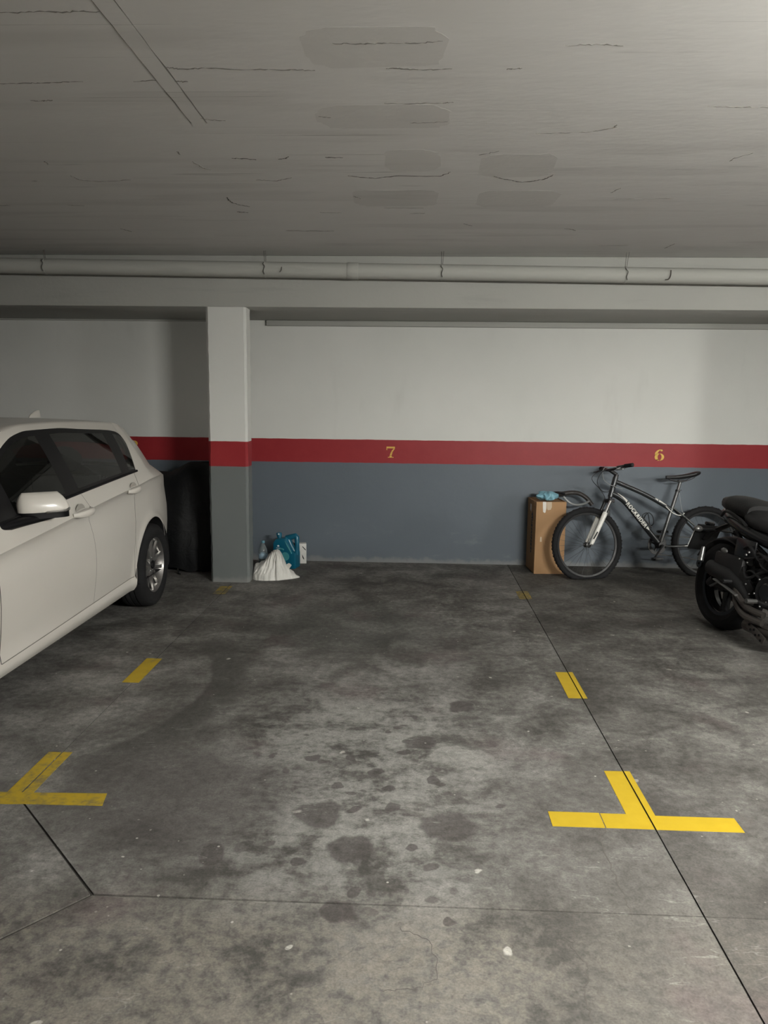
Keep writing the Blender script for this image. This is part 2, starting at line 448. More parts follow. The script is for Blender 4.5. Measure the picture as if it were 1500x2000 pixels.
# beam over the pillars, with a small lip along the wall top
bm_ = MB().prism([(6.39, 2.303), (WALL_Y, 2.290), (WALL_Y, ZC), (6.39, ZC)], X0, X1, Matrix(((0, 0, 1, 0), (1, 0, 0, 0), (0, 1, 0, 0), (0, 0, 0, 1))))
beam = struct(bm_.build('beam', M_BEAM, bevel=0.012), 'deep concrete beam painted off white')
struct(MB().box(((-1.40 + X1) / 2, WALL_Y - 0.02, 2.265), (X1 + 1.40, 0.04, 0.05)).build('trim_1', M_BEAM, bevel=0.006), 'thin ledge at top of wall under beam')
struct(MB().box(((X0 - 1.73) / 2, WALL_Y - 0.015, 2.283), (-1.73 - X0, 0.03, 0.014)).build('trim_2', M_BEAM, bevel=0.003))
def pillar(x0, x1, label):
    p = struct(MB().box(((x0 + x1) / 2, 6.48, 1.152), (x1 - x0, 0.18, 2.304)).build('pillar', M_PILLAR), label)
    b = p.data
    bm = bmesh.new(); bm.from_mesh(b)
    es = [e for e in bm.edges if abs((e.verts[0].co - e.verts[1].co).z) > 1]
    bmesh.ops.bevel(bm, geom=es, offset=0.018, segments=1, affect='EDGES')
    # slightly chipped arrises
    bmesh.ops.subdivide_edges(bm, edges=[e for e in bm.edges if abs((e.verts[0].co - e.verts[1].co).z) > 1], cuts=46)
    r = random.Random(4)
    for v in bm.verts:
        if 0.02 < v.co.z < 2.28: v.co.x += r.uniform(-.0022, .0022); v.co.y += r.uniform(-.0012, .0012)
    bm.to_mesh(b); bm.free()
    return p
pillar(-1.728, -1.396, 'square concrete pillar with red band between the car and the empty stall')
pillar(3.30, 3.90, 'wide unseen concrete pillar with red band beyond the motorcycle')  # unseen pillar inferred from its shadow, widened to dim the wall end

# ceiling details
cracks = [
[(-0.890,2.853),(-0.848,2.864),(-0.757,2.860),(-0.597,2.873),(-0.462,2.877),(-0.372,2.882)],
[(-1.557,2.984),(-1.439,2.981),(-1.359,2.975),(-1.238,2.971)],[(-1.053,2.973),(-0.964,2.963)],[(-0.899,2.968),(-0.850,2.976)],
[(-1.525,3.147),(-1.485,3.152),(-1.435,3.145)],[(-0.904,3.339),(-0.892,3.356),(-0.810,3.372)],
[(-0.904,3.875),(-0.848,3.879),(-0.790,3.899)],[(-0.679,3.892),(-0.643,3.876),(-0.622,3.848)],[(-0.450,3.860),(-0.365,3.868)],
[(-0.862,4.246),(-0.755,4.260),(-0.667,4.203)],[(-0.366,4.165),(-0.289,4.197),(-0.223,4.211),(-0.101,4.165),(0.109,4.174),(0.159,4.102)],
[(-1.105,4.595),(-1.107,4.699),(-1.077,4.764),(-1.018,4.813)],[(-1.126,4.942),(-1.058,4.961)],[(-0.609,4.957),(-0.475,4.962)],
[(-0.906,5.470),(-0.763,5.484),(-0.577,5.481)],[(-2.120,4.784),(-2.025,4.802)],[(-2.547,4.800),(-2.480,4.793)],[(-1.140,3.774),(-1.136,3.820)],
[(-1.111,3.923),(-1.089,4.028),(-1.054,4.067)],[(-1.823,4.162),(-1.811,4.243),(-1.714,4.277),(-1.535,4.247)],[(-0.417,3.330),(-0.366,3.337)],
[(-0.287,2.675),(-0.187,2.682),(-0.121,2.678),(-0.021,2.679),(0.069,2.666)],[(-1.271,2.461),(-1.168,2.459),(-1.066,2.459),(-0.965,2.459)],
[(-2.046,5.429),(-2.002,5.526)],[(-1.843,3.922),(-1.850,3.977)],[(-2.078,4.263),(-2.053,4.268)],[(-0.371,4.563),(-0.332,4.630)],
[(-0.141,3.187),(-0.022,3.191),(0.083,3.184),(0.127,3.182)],[(-0.043,3.403),(0.021,3.401),(0.116,3.390)],
[(0.502,3.537),(0.615,3.525),(0.722,3.519),(0.817,3.463),(0.819,3.430)],[(0.385,4.173),(0.444,4.229),(0.544,4.286),(0.620,4.252),(0.665,4.205),(0.681,4.146)],
[(1.477,3.926),(1.481,3.875),(1.533,3.803)],[(0.467,2.700),(0.582,2.698),(0.653,2.706)],[(-0.120,2.872),(-0.075,2.868),(0.005,2.882),(0.108,2.875)],
[(0.299,2.883),(0.351,2.873)],[(-0.208,4.838),(0.031,4.842)],[(0.294,5.253),(0.357,5.312)],[(0.976,5.388),(1.031,5.411),(1.061,5.450)],
[(1.057,4.491),(1.088,4.398)],[(1.096,4.622),(1.450,4.608)],[(1.841,6.045),(1.860,5.873)],[(1.319,5.958),(1.544,5.926)],
[(1.116,3.227),(1.251,3.236),(1.353,3.244)],[(-0.055,4.978),(0.040,4.970)],[(0.279,3.831),(0.368,3.771)]]
strong = {6, 7, 8, 10, 11, 12, 14, 30}
for i, c in enumerate(cracks):
    P = jitter(c, i + 50, 0.005, 8)
    r = random.Random(i)
    w = (0.011 if i in (8, 12) else 0.0065) if i in strong else 0.0055
    n = len(P)
    W = [w * r.choice((0.12, 0.5, 0.8, 1.0, 1.3)) * (0.35 + 0.65 * min(1, 4 * min(k, n - 1 - k) / n + 0.2)) for k in range(n)]
    strip(P, W, ZC - 0.0012, ZC + 0.004).build('crack', M_CRACK if i in strong else M_CRACK2, ceil)
def rounded(cx, cy, hx, hy, r, seed, n=6):
    rn = random.Random(seed); out = []
    for qx, qy, a0 in ((1, 1, 0), (-1, 1, 90), (-1, -1, 180), (1, -1, 270)):
        for i in range(n + 1):
            a = math.radians(a0 + 90 * i / n)
            out.append((cx + qx * (hx - r) + r * math.cos(a) + rn.uniform(-.01, .01), cy + qy * (hy - r) + r * math.sin(a) + rn.uniform(-.01, .01)))
    return out
for i, (a, b, c, d) in enumerate([(-.17, 3.75, .10, 4.09), (-.37, 4.44, .11, 4.80), (.30, 3.81, .66, 4.19), (.33, 4.45, .79, 4.81), (-.39, 2.57, .08, 2.86), (-.42, 3.21, .12, 3.47)]):
    MB().prism(rounded((a + c) / 2, (b + d) / 2, (c - a) / 2, (d - b) / 2, .09, i), ZC - 0.0003, ZC + 0.004).build('repair_patch', M_PATCH, ceil)
MB().prism([(-0.959, 0.2), (-0.898, 0.2), (-0.897, 3.36), (-0.915, 3.44), (-0.962, 3.42)], ZC - 0.0012, ZC + 0.004).build('formwork_seam', M_CEIL, ceil)
for xx, ww, s in ((-0.962, 0.004, 1), (-0.895, 0.005, 2)):
    rr_ = random.Random(s)
    P = jitter([(xx, 0.3 + 0.31 * k) for k in range(11)], s, 0.002, 4)
    strip(P, [ww * rr_.uniform(0.1, 1.3) for _ in P], ZC - 0.0012, ZC + 0.004).build('crack', M_CRACK2, ceil)

# drain pipe slung under the ceiling in front of the beam
M_PIPE = plain_white('pipe_paint', (0.38, 0.38, 0.348), (0.44, 0.44, 0.41))
M_STEEL = mat('dull_wire', (0.13, 0.125, 0.115), 0.6, 0.6)
def pz(x): return 2.5625 - 0.0098 * x
pipe = thing('drain_pipe', 'off white drain pipe running along the beam below the ceiling', 'pipe', tr(0, 6.235, 0))
MB().tube([(x, 0, pz(x)) for x in np.linspace(-6.5, 6.5, 27)], 0.06, 28).build('pipe_run', M_PIPE, pipe)
for x in (-4.4, -0.55, 3.4):
    MB().tube([(x, 0, pz(x)), (x + 0.09, 0, pz(x + .09))], 0.0635, 28).build('coupling', M_PIPE, pipe, bevel=0.002)
for x in (-2.962, -1.2, 0.19, 1.61, 3.2):
    h = MB()
    MB().lathe([(0.061, -0.006), (0.0635, -0.006), (0.0635, 0.006), (0.061, 0.006)], 28, tr(x, 0, pz(x)) @ rot('Y', 90), closed=True).build('clamp', M_PIPE, pipe)
    h.tube([(x - .004, -.012, pz(x) + .05), (x - .004, -.03, ZC)], 0.0022, 6)
    h.tube([(x + .006, -.012, pz(x) + .05), (x + .012, -.045, ZC)], 0.0018, 6)
    h.tube(curve([(x, -.012, pz(x) + .06), (x - .008, -.06, pz(x) + .035), (x + .006, -.067, pz(x) + .015), (x - .003, -.069, pz(x) - .02), (x + .004, -.06, pz(x) - .045)]), 0.0028, 6)
    h.build('hanger', M_STEEL, pipe)
MB().tube(curve([(1.94, -.066, 2.575), (1.938, -.07, 2.535), (1.925, -.068, 2.508), (1.90, -.062, 2.503)]), 0.004, 6).build('wire_hook', M_CRACK, pipe)
MB().tube(curve([(-1.06, -.064, 2.585), (-1.063, -.068, 2.56), (-1.075, -.066, 2.545)]), 0.003, 6).build('wire_hook', M_CRACK, pipe)

# fluorescent battens over the aisle, behind and beside the viewer
M_LAMPBODY = mat('lamp_enamel', (0.7, 0.7, 0.68), 0.4)
for i, (lx, ly, lz, la, e) in enumerate(LAMPS):
    lamp = thing('fluorescent_lamp', ['twin tube batten lamp over the aisle right of the empty stall', 'twin tube batten lamp over the aisle beyond the motorcycle', 'twin tube batten lamp at the far side of the aisle'][i], 'lamp', tr(lx, ly, ZC) @ rot('Z', la))
    zl = lz - ZC
    MB().box((0, 0, zl + .02), (1.3, 0.045, 0.05)).build('housing', M_LAMPBODY, lamp, bevel=0.004)
    for sx in (-1, 1):
        MB().box((sx * .635, 0, zl - .005), (0.03, 0.13, 0.045)).build('end_cap', M_LAMPBODY, lamp, bevel=0.004)
        MB().tube([(sx * .5, 0, zl + .04), (sx * .5, 0, 0)], .004, 6).build('rod', M_STEEL, lamp)
    gl = Graph('tube_glow')
    gl.put(gl.bsdf.inputs['Emission Color'], LAMP_COLOR); gl.bsdf.inputs['Emission Strength'].default_value = e
    gl.out((0.9, 0.9, 0.9), 0.4)
    for sy in (-.05, .05): MB().tube([(-.62, sy, zl), (.62, sy, zl)], 0.013, 6).build('tube', gl.mat, lamp)

# yellow floor paint
def yellow(name, worn):
    g = Graph(name); P = g.pos()
    n = g.noise(P, 7, 8, 0.7); n2 = g.noise(P, 30, 5, 0.6)
    c = g.mix(g.noise(P, 18, 5), (0.385, 0.265, 0.012), (0.48, 0.335, 0.022))
    dirt = g.step(n * 0.6 + n2 * 0.4, 0.62 - 0.22 * worn, 0.74 - 0.14 * worn)
    c = g.mix(dirt * (0.35 + 0.55 * worn), c, (0.13, 0.115, 0.075))
    g.bump(n2, 0.1, 0.005)
    return g.out(c, 0.55, Specular_IOR_Level=0.3)
M_Y = [yellow('yellow_paint_%s' % s, w) for s, w in (('fresh', 0.0), ('used', 0.45), ('worn', 0.75), ('rubbed', 1.15))]
def painted(polys, m, label):
    mb = MB()
    for p in polys: mb.prism(p, 0.0, 0.0012)
    return tag(mb.build('floor_marking', m), label, 'floor marking', 'yellow bay markings')
def rect(x0, x1, y0, y1, sk=0.0): return [(x0, y0), (x1, y0), (x1 + sk, y1), (x0 + sk, y1)]
J = 0.0033
painted([rect(0.540, 0.735, 2.692, 2.796), rect(0.739, XR - J, 2.692, 2.794), rect(XR + J, 1.245, 2.690, 2.788),
         rect(0.838, XR - J, 2.794, 3.143), rect(XR + J, 0.948, 2.788, 3.145)], M_Y[0], 'bright yellow T shaped bay mark on the floor right of the oil stains')
painted([rect(0.846, XR - J, 3.960, 4.356), rect(XR + J, 0.948, 3.960, 4.360)], M_Y[0], 'short yellow dash on the floor between the right T mark and the box')
painted([rect(0.864, XR - J, 6.03, 6.28), rect(XR + J, 0.965, 6.03, 6.285)], M_Y[3], 'faded yellow dash on the floor in front of the cardboard box')
painted([rect(-1.600, -1.506, 4.02, 4.42)], M_Y[1], 'short yellow dash on the floor beside the white car')
painted([[(-1.80, 2.722), (-1.545, 2.724), (-1.49, 2.728), (-1.184, 2.733), (-1.19, 2.76), (-1.203, 2.826), (-1.488, 2.815), (-1.80, 2.81)],
         rect(-1.603, XL - J, 2.812, 3.167), rect(XL + J, -1.497, 2.816, 3.17)], M_Y[2], 'worn yellow T shaped bay mark near the left edge of the photo')
painted([rect(-1.61, XL - J, 5.99, 6.24), rect(XL + J, -1.51, 5.99, 6.25)], M_Y[3], 'faded yellow dash at the foot of the pillar')

# stencilled bay numbers on the red stripe
M_NUM = mat('ochre_stencil', (0.68, 0.43, 0.08), 0.6, vary=0.2, scale=60)
def crescent(cx, cz, ro, ri, off, a0, a1, n=18):
    """band between two elliptical arcs (angles in degrees)"""
    out = [(cx + ro[0] * math.cos(math.radians(a0 + (a1 - a0) * i / n)), cz + ro[1] * math.sin(math.radians(a0 + (a1 - a0) * i / n))) for i in range(n + 1)]
    inn = [(cx + off + ri[0] * math.cos(math.radians(a0 + (a1 - a0) * i / n)), cz + ri[1] * math.sin(math.radians(a0 + (a1 - a0) * i / n))) for i in range(n + 1)]
    return [(out[i], out[i + 1], inn[i + 1], inn[i]) for i in range(n)]
def number(x, z, quads, label):
    mb = MB()
    Mn = Matrix(((1, 0, 0, x), (0, 0, 1, 0), (0, 1, 0, z), (0, 0, 0, 1)))
    for q in quads: mb.prism(list(q), WALL_Y - 0.0015, WALL_Y + 0.001, Mn)
    return tag(mb.build('bay_number', M_NUM), label, 'number', 'stencilled bay numbers')
seven = [[(-.040, .052), (.040, .052), (.040, .036), (-.040, .036)], [(-.040, .040), (-.033, .040), (-.033, .018), (-.040, .020)],
         [(.040, .034), (.027, .034), (.004, .004), (.020, .004)], [(.019, .001), (.003, .001), (-.008, -.030), (.010, -.030)],
         [(.010, -.033), (-.009, -.033), (-.012, -.053), (.014, -.053)], [(-.024, -.046), (-.014, -.046), (-.014, -.053), (-.026, -.053)], [(.016, -.046), (.027, -.046), (.028, -.053), (.016, -.053)]]
number(-0.226, 1.074, seven, 'ochre stencilled number 7 on the red wall stripe')
six = crescent(.0, -.018, (.044, .035), (.016, .029), .0, 95, 265) + crescent(.0, -.018, (.044, .035), (.020, .030), 0, -80, 80) + \
      crescent(.012, .004, (.056, .050), (.040, .046), .008, 100, 180) + [[(.002, .053), (.022, .053), (.030, .040), (.012, .036)]]
number(2.306, 1.081, six, 'ochre stencilled number 6 on the red wall stripe above the bicycle')
eight = crescent(0, .026, (.036, .028), (.013, .022), 0, 95, 265) + crescent(0, .026, (.036, .028), (.013, .022), 0, -85, 85) + \
        crescent(0, -.024, (.043, .031), (.016, .025), 0, 95, 265) + crescent(0, -.024, (.043, .031), (.016, .025), 0, -85, 85)
number(-2.705, 1.098, eight, 'ochre stencilled number 8 on the red wall stripe behind the car')
# ------------------------------------------------------------------ the white hatchback (nose towards the aisle)
def car_paint():
    g = Graph('cream_white_paint'); P = g.obj()
    d = g.noise(P, 1.4, 2, 0.5)
    c = g.mix(d, (0.60, 0.57, 0.52), (0.66, 0.63, 0.58))
    return g.out(c, 0.34, Coat_Weight=0.5, Coat_Roughness=0.16, Specular_IOR_Level=0.4)
M_PAINT = car_paint()
M_BLACKGLOSS = mat('black_gloss_trim', (0.005, 0.005, 0.006), 0.4, Specular_IOR_Level=0.2)
M_RECESS_SHADE = mat('recess_shade', (0.40, 0.38, 0.345), 0.5)  # body paint darkened to stand for the shade inside the handle cups
M_SEAM = mat('seam_shade', (0.16, 0.15, 0.135), 0.9)
M_RUBBER = mat('tyre_rubber', (0.011, 0.011, 0.012), 0.85, bump=0.2, scale=80, Specular_IOR_Level=0.25)
M_PLASTIC = mat('black_plastic', (0.014, 0.014, 0.015), 0.6, bump=0.2, scale=200)
M_ALLOY = mat('silver_alloy', (0.34, 0.33, 0.32), 0.3, 0.9)
M_CHROME = mat('chrome', (0.75, 0.75, 0.75), 0.08, 1.0)
M_DARKIN = mat('cabin_cloth', (0.018, 0.018, 0.019), 0.9)
M_HEADLINER = mat('headliner', (0.045, 0.045, 0.043), 0.95)
M_REDGLASS = mat('tail_lamp_red', (0.35, 0.01, 0.012), 0.12)
def glass(name, tint, rough=0.02):
    g = Graph(name)
    return g.out(tint, rough, Transmission_Weight=1.0, IOR=1.12, Specular_IOR_Level=1.0)
def thin_glass(name, tint, spec, haze=0.0):
    g = Graph(name)
    t = g.t
    tr_ = t.nodes.new('ShaderNodeBsdfTransparent'); tr_.inputs[0].default_value = (*tint, 1)
    gl = t.nodes.new('ShaderNodeBsdfGlossy'); gl.inputs['Roughness'].default_value = 0.02; gl.inputs[0].default_value = (1, 1, 1, 1)
    fr = t.nodes.new('ShaderNodeFresnel'); fr.inputs['IOR'].default_value = spec
    n = g.noise(g.obj(), 3, 2)
    mx = t.nodes.new('ShaderNodeMixShader')
    k = Sock(g, fr.outputs[0]) * g.step(n, 0.2, 0.8, 0.9, 1.0)
    g.put(mx.inputs[0], k)
    t.links.new(tr_.outputs[0], mx.inputs[1]); t.links.new(gl.outputs[0], mx.inputs[2])
    top = mx
    if haze:
        df = t.nodes.new('ShaderNodeBsdfDiffuse'); df.inputs[0].default_value = (0.62, 0.68, 0.70, 1)
        top = t.nodes.new('ShaderNodeMixShader'); top.inputs[0].default_value = haze
        t.links.new(mx.outputs[0], top.inputs[1]); t.links.new(df.outputs[0], top.inputs[2])
    t.links.new(top.outputs[0], t.nodes['Material Output'].inputs['Surface'])
    return g.mat
M_CARGLASS = thin_glass('car_window_glass', (0.22, 0.24, 0.235), 1.33)
M_TINT = thin_glass('rear_tinted_glass', (0.42, 0.45, 0.44), 1.33)

car = thing('hatchback_car', 'cream white five door hatchback parked nose out at the left', 'car', tr(-2.83, 5.63, 0))
WB, RA, ZA = 2.69, 0.362, 0.315
fzb = pchip([-.84, -.80, -.7, -.45, -.37, .37, 2.3, 3.06, 3.3, 3.42, 3.47], [.44, .36, .28, .24, .225, .205, .205, .21, .21, .26, .40])
fzc = pchip([-.84, -.6, -.3, -.05, .26, .52, 1.06, 1.36, 1.72, 2.13, 2.69, 3.2, 3.47], [.84, .93, .968, .972, .952, .937, .902, .879, .853, .825, .78, .70, .56])
fbelt = pchip([-.84, -.72, -.5, -.2, 0, .225, .52, 1.0, 1.33, 1.83, 2.2, 2.6, 3.0, 3.3, 3.42, 3.47], [.90, .985, 1.03, 1.045, 1.043, 1.036, 1.023, 1.0, .983, .957, .937, .905, .855, .775, .68, .60])
fdlo = pchip([.225, .236, .255, .31, .46, .73, .985, 1.33, 1.5, 1.65, 1.82, 2.0, 2.14, 2.2], [1.036, 1.13, 1.20, 1.285, 1.335, 1.36, 1.374, 1.372, 1.352, 1.308, 1.228, 1.105, .99, .937])
frail = pchip([-.84, -.72, -.62, -.52, -.45, -.3, 0, .5, .985, 1.35, 1.55, 1.7, 1.87, 2.03, 2.22, 2.3], [.91, .985, 1.10, 1.205, 1.25, 1.305, 1.365, 1.40, 1.41, 1.404, 1.378, 1.335, 1.255, 1.145, .965, .935])
fcen = pchip([-.84, -.79, -.72, -.62, -.57, -.52, -.3, 0, .6, 1.2, 1.5, 1.66, 2.0, 2.32, 2.6, 3.0, 3.3, 3.42, 3.47], [.91, .96, 1.02, 1.19, 1.275, 1.30, 1.345, 1.392, 1.422, 1.424, 1.408, 1.365, 1.195, 1.015, .985, .925, .84, .73, .62])
fw = pchip([-.84, -.82, -.78, -.7, -.5, -.2, .1, 1.0, 2.0, 2.6, 3.0, 3.25, 3.38, 3.44, 3.47], [.47, .58, .665, .745, .820, .866, .880, .882, .880, .876, .845, .77, .68, .57, .45])
fgreen = pchip([-.84, -.5, -.2, .2, .7, 1.5, 2.2, 3.47], [-.05, -.055, -.035, -.012, 0, 0, -.004, 0])
def V(l, z):
    """half width of the body side at station l and height z"""
    zc, zt = fzc(l), fbelt(l)
    w = fw(l)
    if z <= zt:
        zs = [.10, .17, .205, .235, .272, .290, .302, .335, .45, .58, min(.70, zc - .12), zc - .075, zc - .018, zc, zc + .022, max(zt, zc + .03)]
        ds = [-.16, -.085, -.045, -.024, -.016, -.022, -.031, -.026, -.012, -.003, -.005, -.024, -.015, .002, -.012, -.056]
        for i in range(1, len(zs)): zs[i] = max(zs[i], zs[i - 1] + .004)
        kr = min(1.0, max(0.0, (-.05 - l) / .55))
        ds[-1] -= .095 * kr; ds[-2] -= .045 * kr; ds[-3] -= .030 * kr; ds[-4] -= .010 * kr
        d = float(np.interp(z, zs, ds))
        for c in (0.0, WB):
            q = math.hypot(l - c, z - ZA)
            d += .012 * math.exp(-((q - RA - .012) / .028) ** 2)
        return w + d
    t = z - zt
    kr = min(1.0, max(0.0, (-.05 - l) / .55))
    return w - .056 - .095 * kr + fgreen(l) * min(1, t / .3) - .40 * t - .27 * t * t
# stations, with keys on the seams; upper rows shear so that the rear door edge and window end lean as on the car
st = set(np.round(np.concatenate([np.linspace(-.84, -.70, 12), np.linspace(-.70, -.38, 14), np.linspace(-.362, .362, 33), np.linspace(.40, 1.0, 17), np.linspace(1.09, 2.14, 27),
     np.linspace(2.16, WB - .4, 6), np.linspace(WB - .362, WB + .362, 25), np.linspace(WB + .38, 3.35, 8), np.linspace(3.36, 3.47, 9)]), 5).tolist())
for k in (-.3625, .3625, WB - .3625, WB + .3625, .385, 1.087, 1.093, 2.147, 2.153, 1.27, .44, .52, .226, .231, .236, .245, .255, .28, 1.55, 2.20, 2.30, -.60, -.73, 2.20): st.add(k)
ST = sorted(st)
ST = [ST[0]] + [b for a, b in zip(ST[:-1], ST[1:]) if b - a > 0.0004]
def seamshift(l, r):
    """forward shift of station l at relative height r (0 sill, 1 belt, >1 glass)"""
    r1 = min(r, 1.0)
    s = -.16 * (max(0, r1 - .35) / .65) ** 1.5 * math.exp(-((l - .40) / .16) ** 2) if l > .15 else -.16 * (max(0, r1 - .35) / .65) ** 1.5 * math.exp(-((l - .40) / .16) ** 2)
    s += (-.045 * math.sin(PI * min(1, r1 * 1.25)) + .03 * r1 ** 3) * math.exp(-((l - 1.09) / .25) ** 2)
    return s
fr1 = [0, .02, .05, .09, .14, .2, .27, .35, .43, .52, .61, .69, .77, .84, .90, .94, .97, 1.0]      # sill -> character line
fr2 = [.12, .3, .55, .8, .92, 1.0]                                                                    # character line -> belt
fr3 = [.07, .2, .35, .5, .65, .8, .92, 1.0]                                                           # belt -> window top
fr4 = [.4, .75, 1.0]                                                                                  # window top -> roof rail
fr5 = [.06, .13, .22, .32, .43, .55, .67, .78, .89, 1.0]                                              # rail -> centre line
N1, N2, N3, N4, N5 = len(fr1), len(fr2), len(fr3), len(fr4), len(fr5)
R_CHAR, R_BELT, R_DLO, R_RAIL = N1 - 1, N1 + N2 - 1, N1 + N2 + N3 - 1, N1 + N2 + N3 + N4 - 1
ROWS = R_RAIL + N5 + 1
R_SILL = 5
def column(l0, off=0.0):
    zb = fzb(l0)
    for c in (0.0, WB):
        if abs(l0 - c) < RA + 1e-6: zb = max(zb, ZA + math.sqrt(max(0, RA * RA - (l0 - c) ** 2)))
    pts = []
    inarch = any(abs(l0 - c) < RA + 1e-6 for c in (0.0, WB))
    for i in range(N1):
        f = fr1[i]
        l = l0 + seamshift(l0, f * .8)
        zc = max(fzc(l), zb + .02)
        z = zb + (zc - zb) * f
        if not inarch:                                   # keep one row on the sill crease
            zk = np.interp(f, [0, fr1[R_SILL], 1], [zb, max(zb + .03, .300 - .012 * (l0 - .9)), zc]); z = float(zk)
        pts.append((l, V(l, z) - off, z))
    for f in fr2:
        r = .8 + .2 * f
        l = l0 + seamshift(l0, r); zc, zt = fzc(l), fbelt(l)
        z = zc + (zt - zc) * f; pts.append((l, V(l, z) - off, z))
    l = l0 + seamshift(l0, 1); zt = fbelt(l)
    open_ = .228 < l0 < 2.19
    l_end = l
    zd = fdlo(l0) if .225 <= l0 <= 2.2 else zt
    zd = max(zd, zt)
    shear = lambda z: -.10 * min(1, max(0, z - zt) / .2) * math.exp(-((l0 - .24) / .22) ** 2)
    for f in fr3:
        z = zt + (zd - zt) * f; ll = l + shear(z); pts.append((ll, V(ll, z) - off, z))
    zr = max(frail(l0 + seamshift(l0, 1)), zd + .004)
    for f in fr4:
        z = zd + (zr - zd) * f; ll = l + shear(z)
        pts.append((ll, V(ll, z) - off - .02 * f * (1 if zr - zt > .2 else 0), z - off * .5))
    lr, vr, zr = pts[-1]
    zr0 = zr
    zcn = max(fcen(l), zr0 + .002)
    for f in fr5:
        a = f
        vv = vr * (1 - a)
        zz = zr0 + (zcn - off - zr0) * (1 - (1 - a) ** 2.4)
        pts.append((lr, max(vv, 0.0), zz))
    return pts
GRID = [column(l) for l in ST]
def side(i, j, s, G=GRID):
    l, v, z = G[i][j]
    return (s * v, -l, z)
iB0, iB1 = ST.index(1.087), ST.index(1.093)
iA0, iA1 = ST.index(2.147), ST.index(2.153)
iC = ST.index(.385)
def region(i, j):
    """which part a quad (station i..i+1, row j..j+1) belongs to"""
    l = ST[i]
    if R_BELT <= j < R_DLO and .2255 <= l < 2.199:
        if GRID[i][R_DLO][2] - GRID[i][R_BELT][2] > .004 or GRID[i + 1][R_DLO][2] - GRID[i + 1][R_BELT][2] > .004:
            k = j - R_BELT
            if k == 0 or k == N3 - 1 or 1.0925 <= l < 1.2695 or .4395 <= l < .5195 or l < .2355 or l >= 2.13 or 1.0865 <= l < 1.0935: return 'frame'
            return 'front_pane' if l >= 1.2695 else ('rear_pane' if l >= .5195 else 'quarter_pane')
    if j >= R_RAIL and 1.549 <= l < 2.26: return 'windshield'
    if j >= R_RAIL + 1 and -.7205 <= l < -.605: return 'rear_glass'
    if R_SILL <= j < R_BELT:
        if iB1 <= i < iA0: return 'front_door'
        if iC <= i < iB0: return 'rear_door'
        if i == iB0 or i == iA0: return 'gap'
    return 'body'
NI = len(ST)
REG = [[region(i, j) for j in range(ROWS - 1)] for i in range(NI - 1)]
def skin(sel, sides=(1, -1), G=GRID):
    mb = MB()
    for s in sides:
        vs = [side(i, j, s, G) for i in range(NI) for j in range(ROWS)]
        fs = []
        for i in range(NI - 1):
            for j in range(ROWS - 1):
                if sel(i, j):
                    q = (i * ROWS + j, i * ROWS + j + 1, (i + 1) * ROWS + j + 1, (i + 1) * ROWS + j)
                    fs.append(q if s > 0 else q[::-1])
        mb.add(vs, fs)
    return mb
def cleaned(mb):
    used = sorted({i for f in mb.f for i in f}); mp = {u: k for k, u in enumerate(used)}
    mb.v = [mb.v[u] for u in used]; mb.f = [tuple(mp[i] for i in f) for f in mb.f]
    return mb
bd = skin(lambda i, j: REG[i][j] == 'body')
for s in (1, -1):                                        # rear and front closing faces
    for i in (0, NI - 1):
        vs = [side(i, j, s) for j in range(ROWS)] + [(0, -ST[i], GRID[i][j][2]) for j in range(ROWS)]
        bd.add(vs, [(j, j + 1, ROWS + j + 1, ROWS + j) for j in range(ROWS - 1)])
cleaned(bd).build('body', M_PAINT, car, weld=0.0006, angle=50)
INN = [column(l, .028) for l in ST]
cleaned(skin(lambda i, j: REG[i][j] in ('body', 'front_door', 'rear_door', 'gap') and j >= R_SILL, G=INN)).build('cabin_lining', M_HEADLINER, car, weld=0.0006)
for nm in ('front_door', 'rear_door'):
    for s in (1, -1):
        cleaned(skin(lambda i, j: REG[i][j] == nm, (s,))).build(nm, M_PAINT, car, weld=0.0006, angle=50)
for s in (1, -1):
    cleaned(skin(lambda i, j: REG[i][j] == 'frame', (s,))).build('window_frame', M_BLACKGLOSS, car, weld=0.0006)
    for nm in ('front_pane', 'rear_pane', 'quarter_pane'):
        cleaned(skin(lambda i, j: REG[i][j] == nm, (s,))).build('side_window', M_CARGLASS if nm == 'front_pane' else M_TINT, car, weld=0.0006)
    # black waist seal under the windows, ending in the kink
    seal = MB(); P = []
    for i in range(NI):
        if .20 <= ST[i] <= 2.14:
            l, v, z = GRID[i][R_BELT]; P.append((s * (v + .003), -l, z + .002))
    seal.tube(P, 0.009, 6)
    seal.build('waist_seal', M_BLACKGLOSS, car)
    # sill seam shadow gap and rear door seam
    P = [(s * (V(ST[i], GRID[i][R_SILL][2]) + .0008), -ST[i], GRID[i][R_SILL][2]) for i in range(iC, iA0 + 1)]
    MB().tube(P, 0.0022, 5).build('sill_seam', M_SEAM, car)
    P = [(s * (GRID[iC][j][1] + .0004), -GRID[iC][j][0], GRID[iC][j][2]) for j in range(R_SILL, R_BELT)]
    MB().tube(P, 0.0014, 5).build('door_seam', M_SEAM, car)
cleaned(skin(lambda i, j: REG[i][j] == 'windshield')).build('windshield', M_CARGLASS, car, weld=0.0006)
cleaned(skin(lambda i, j: REG[i][j] == 'rear_glass')).build('rear_window', M_TINT, car, weld=0.0006)
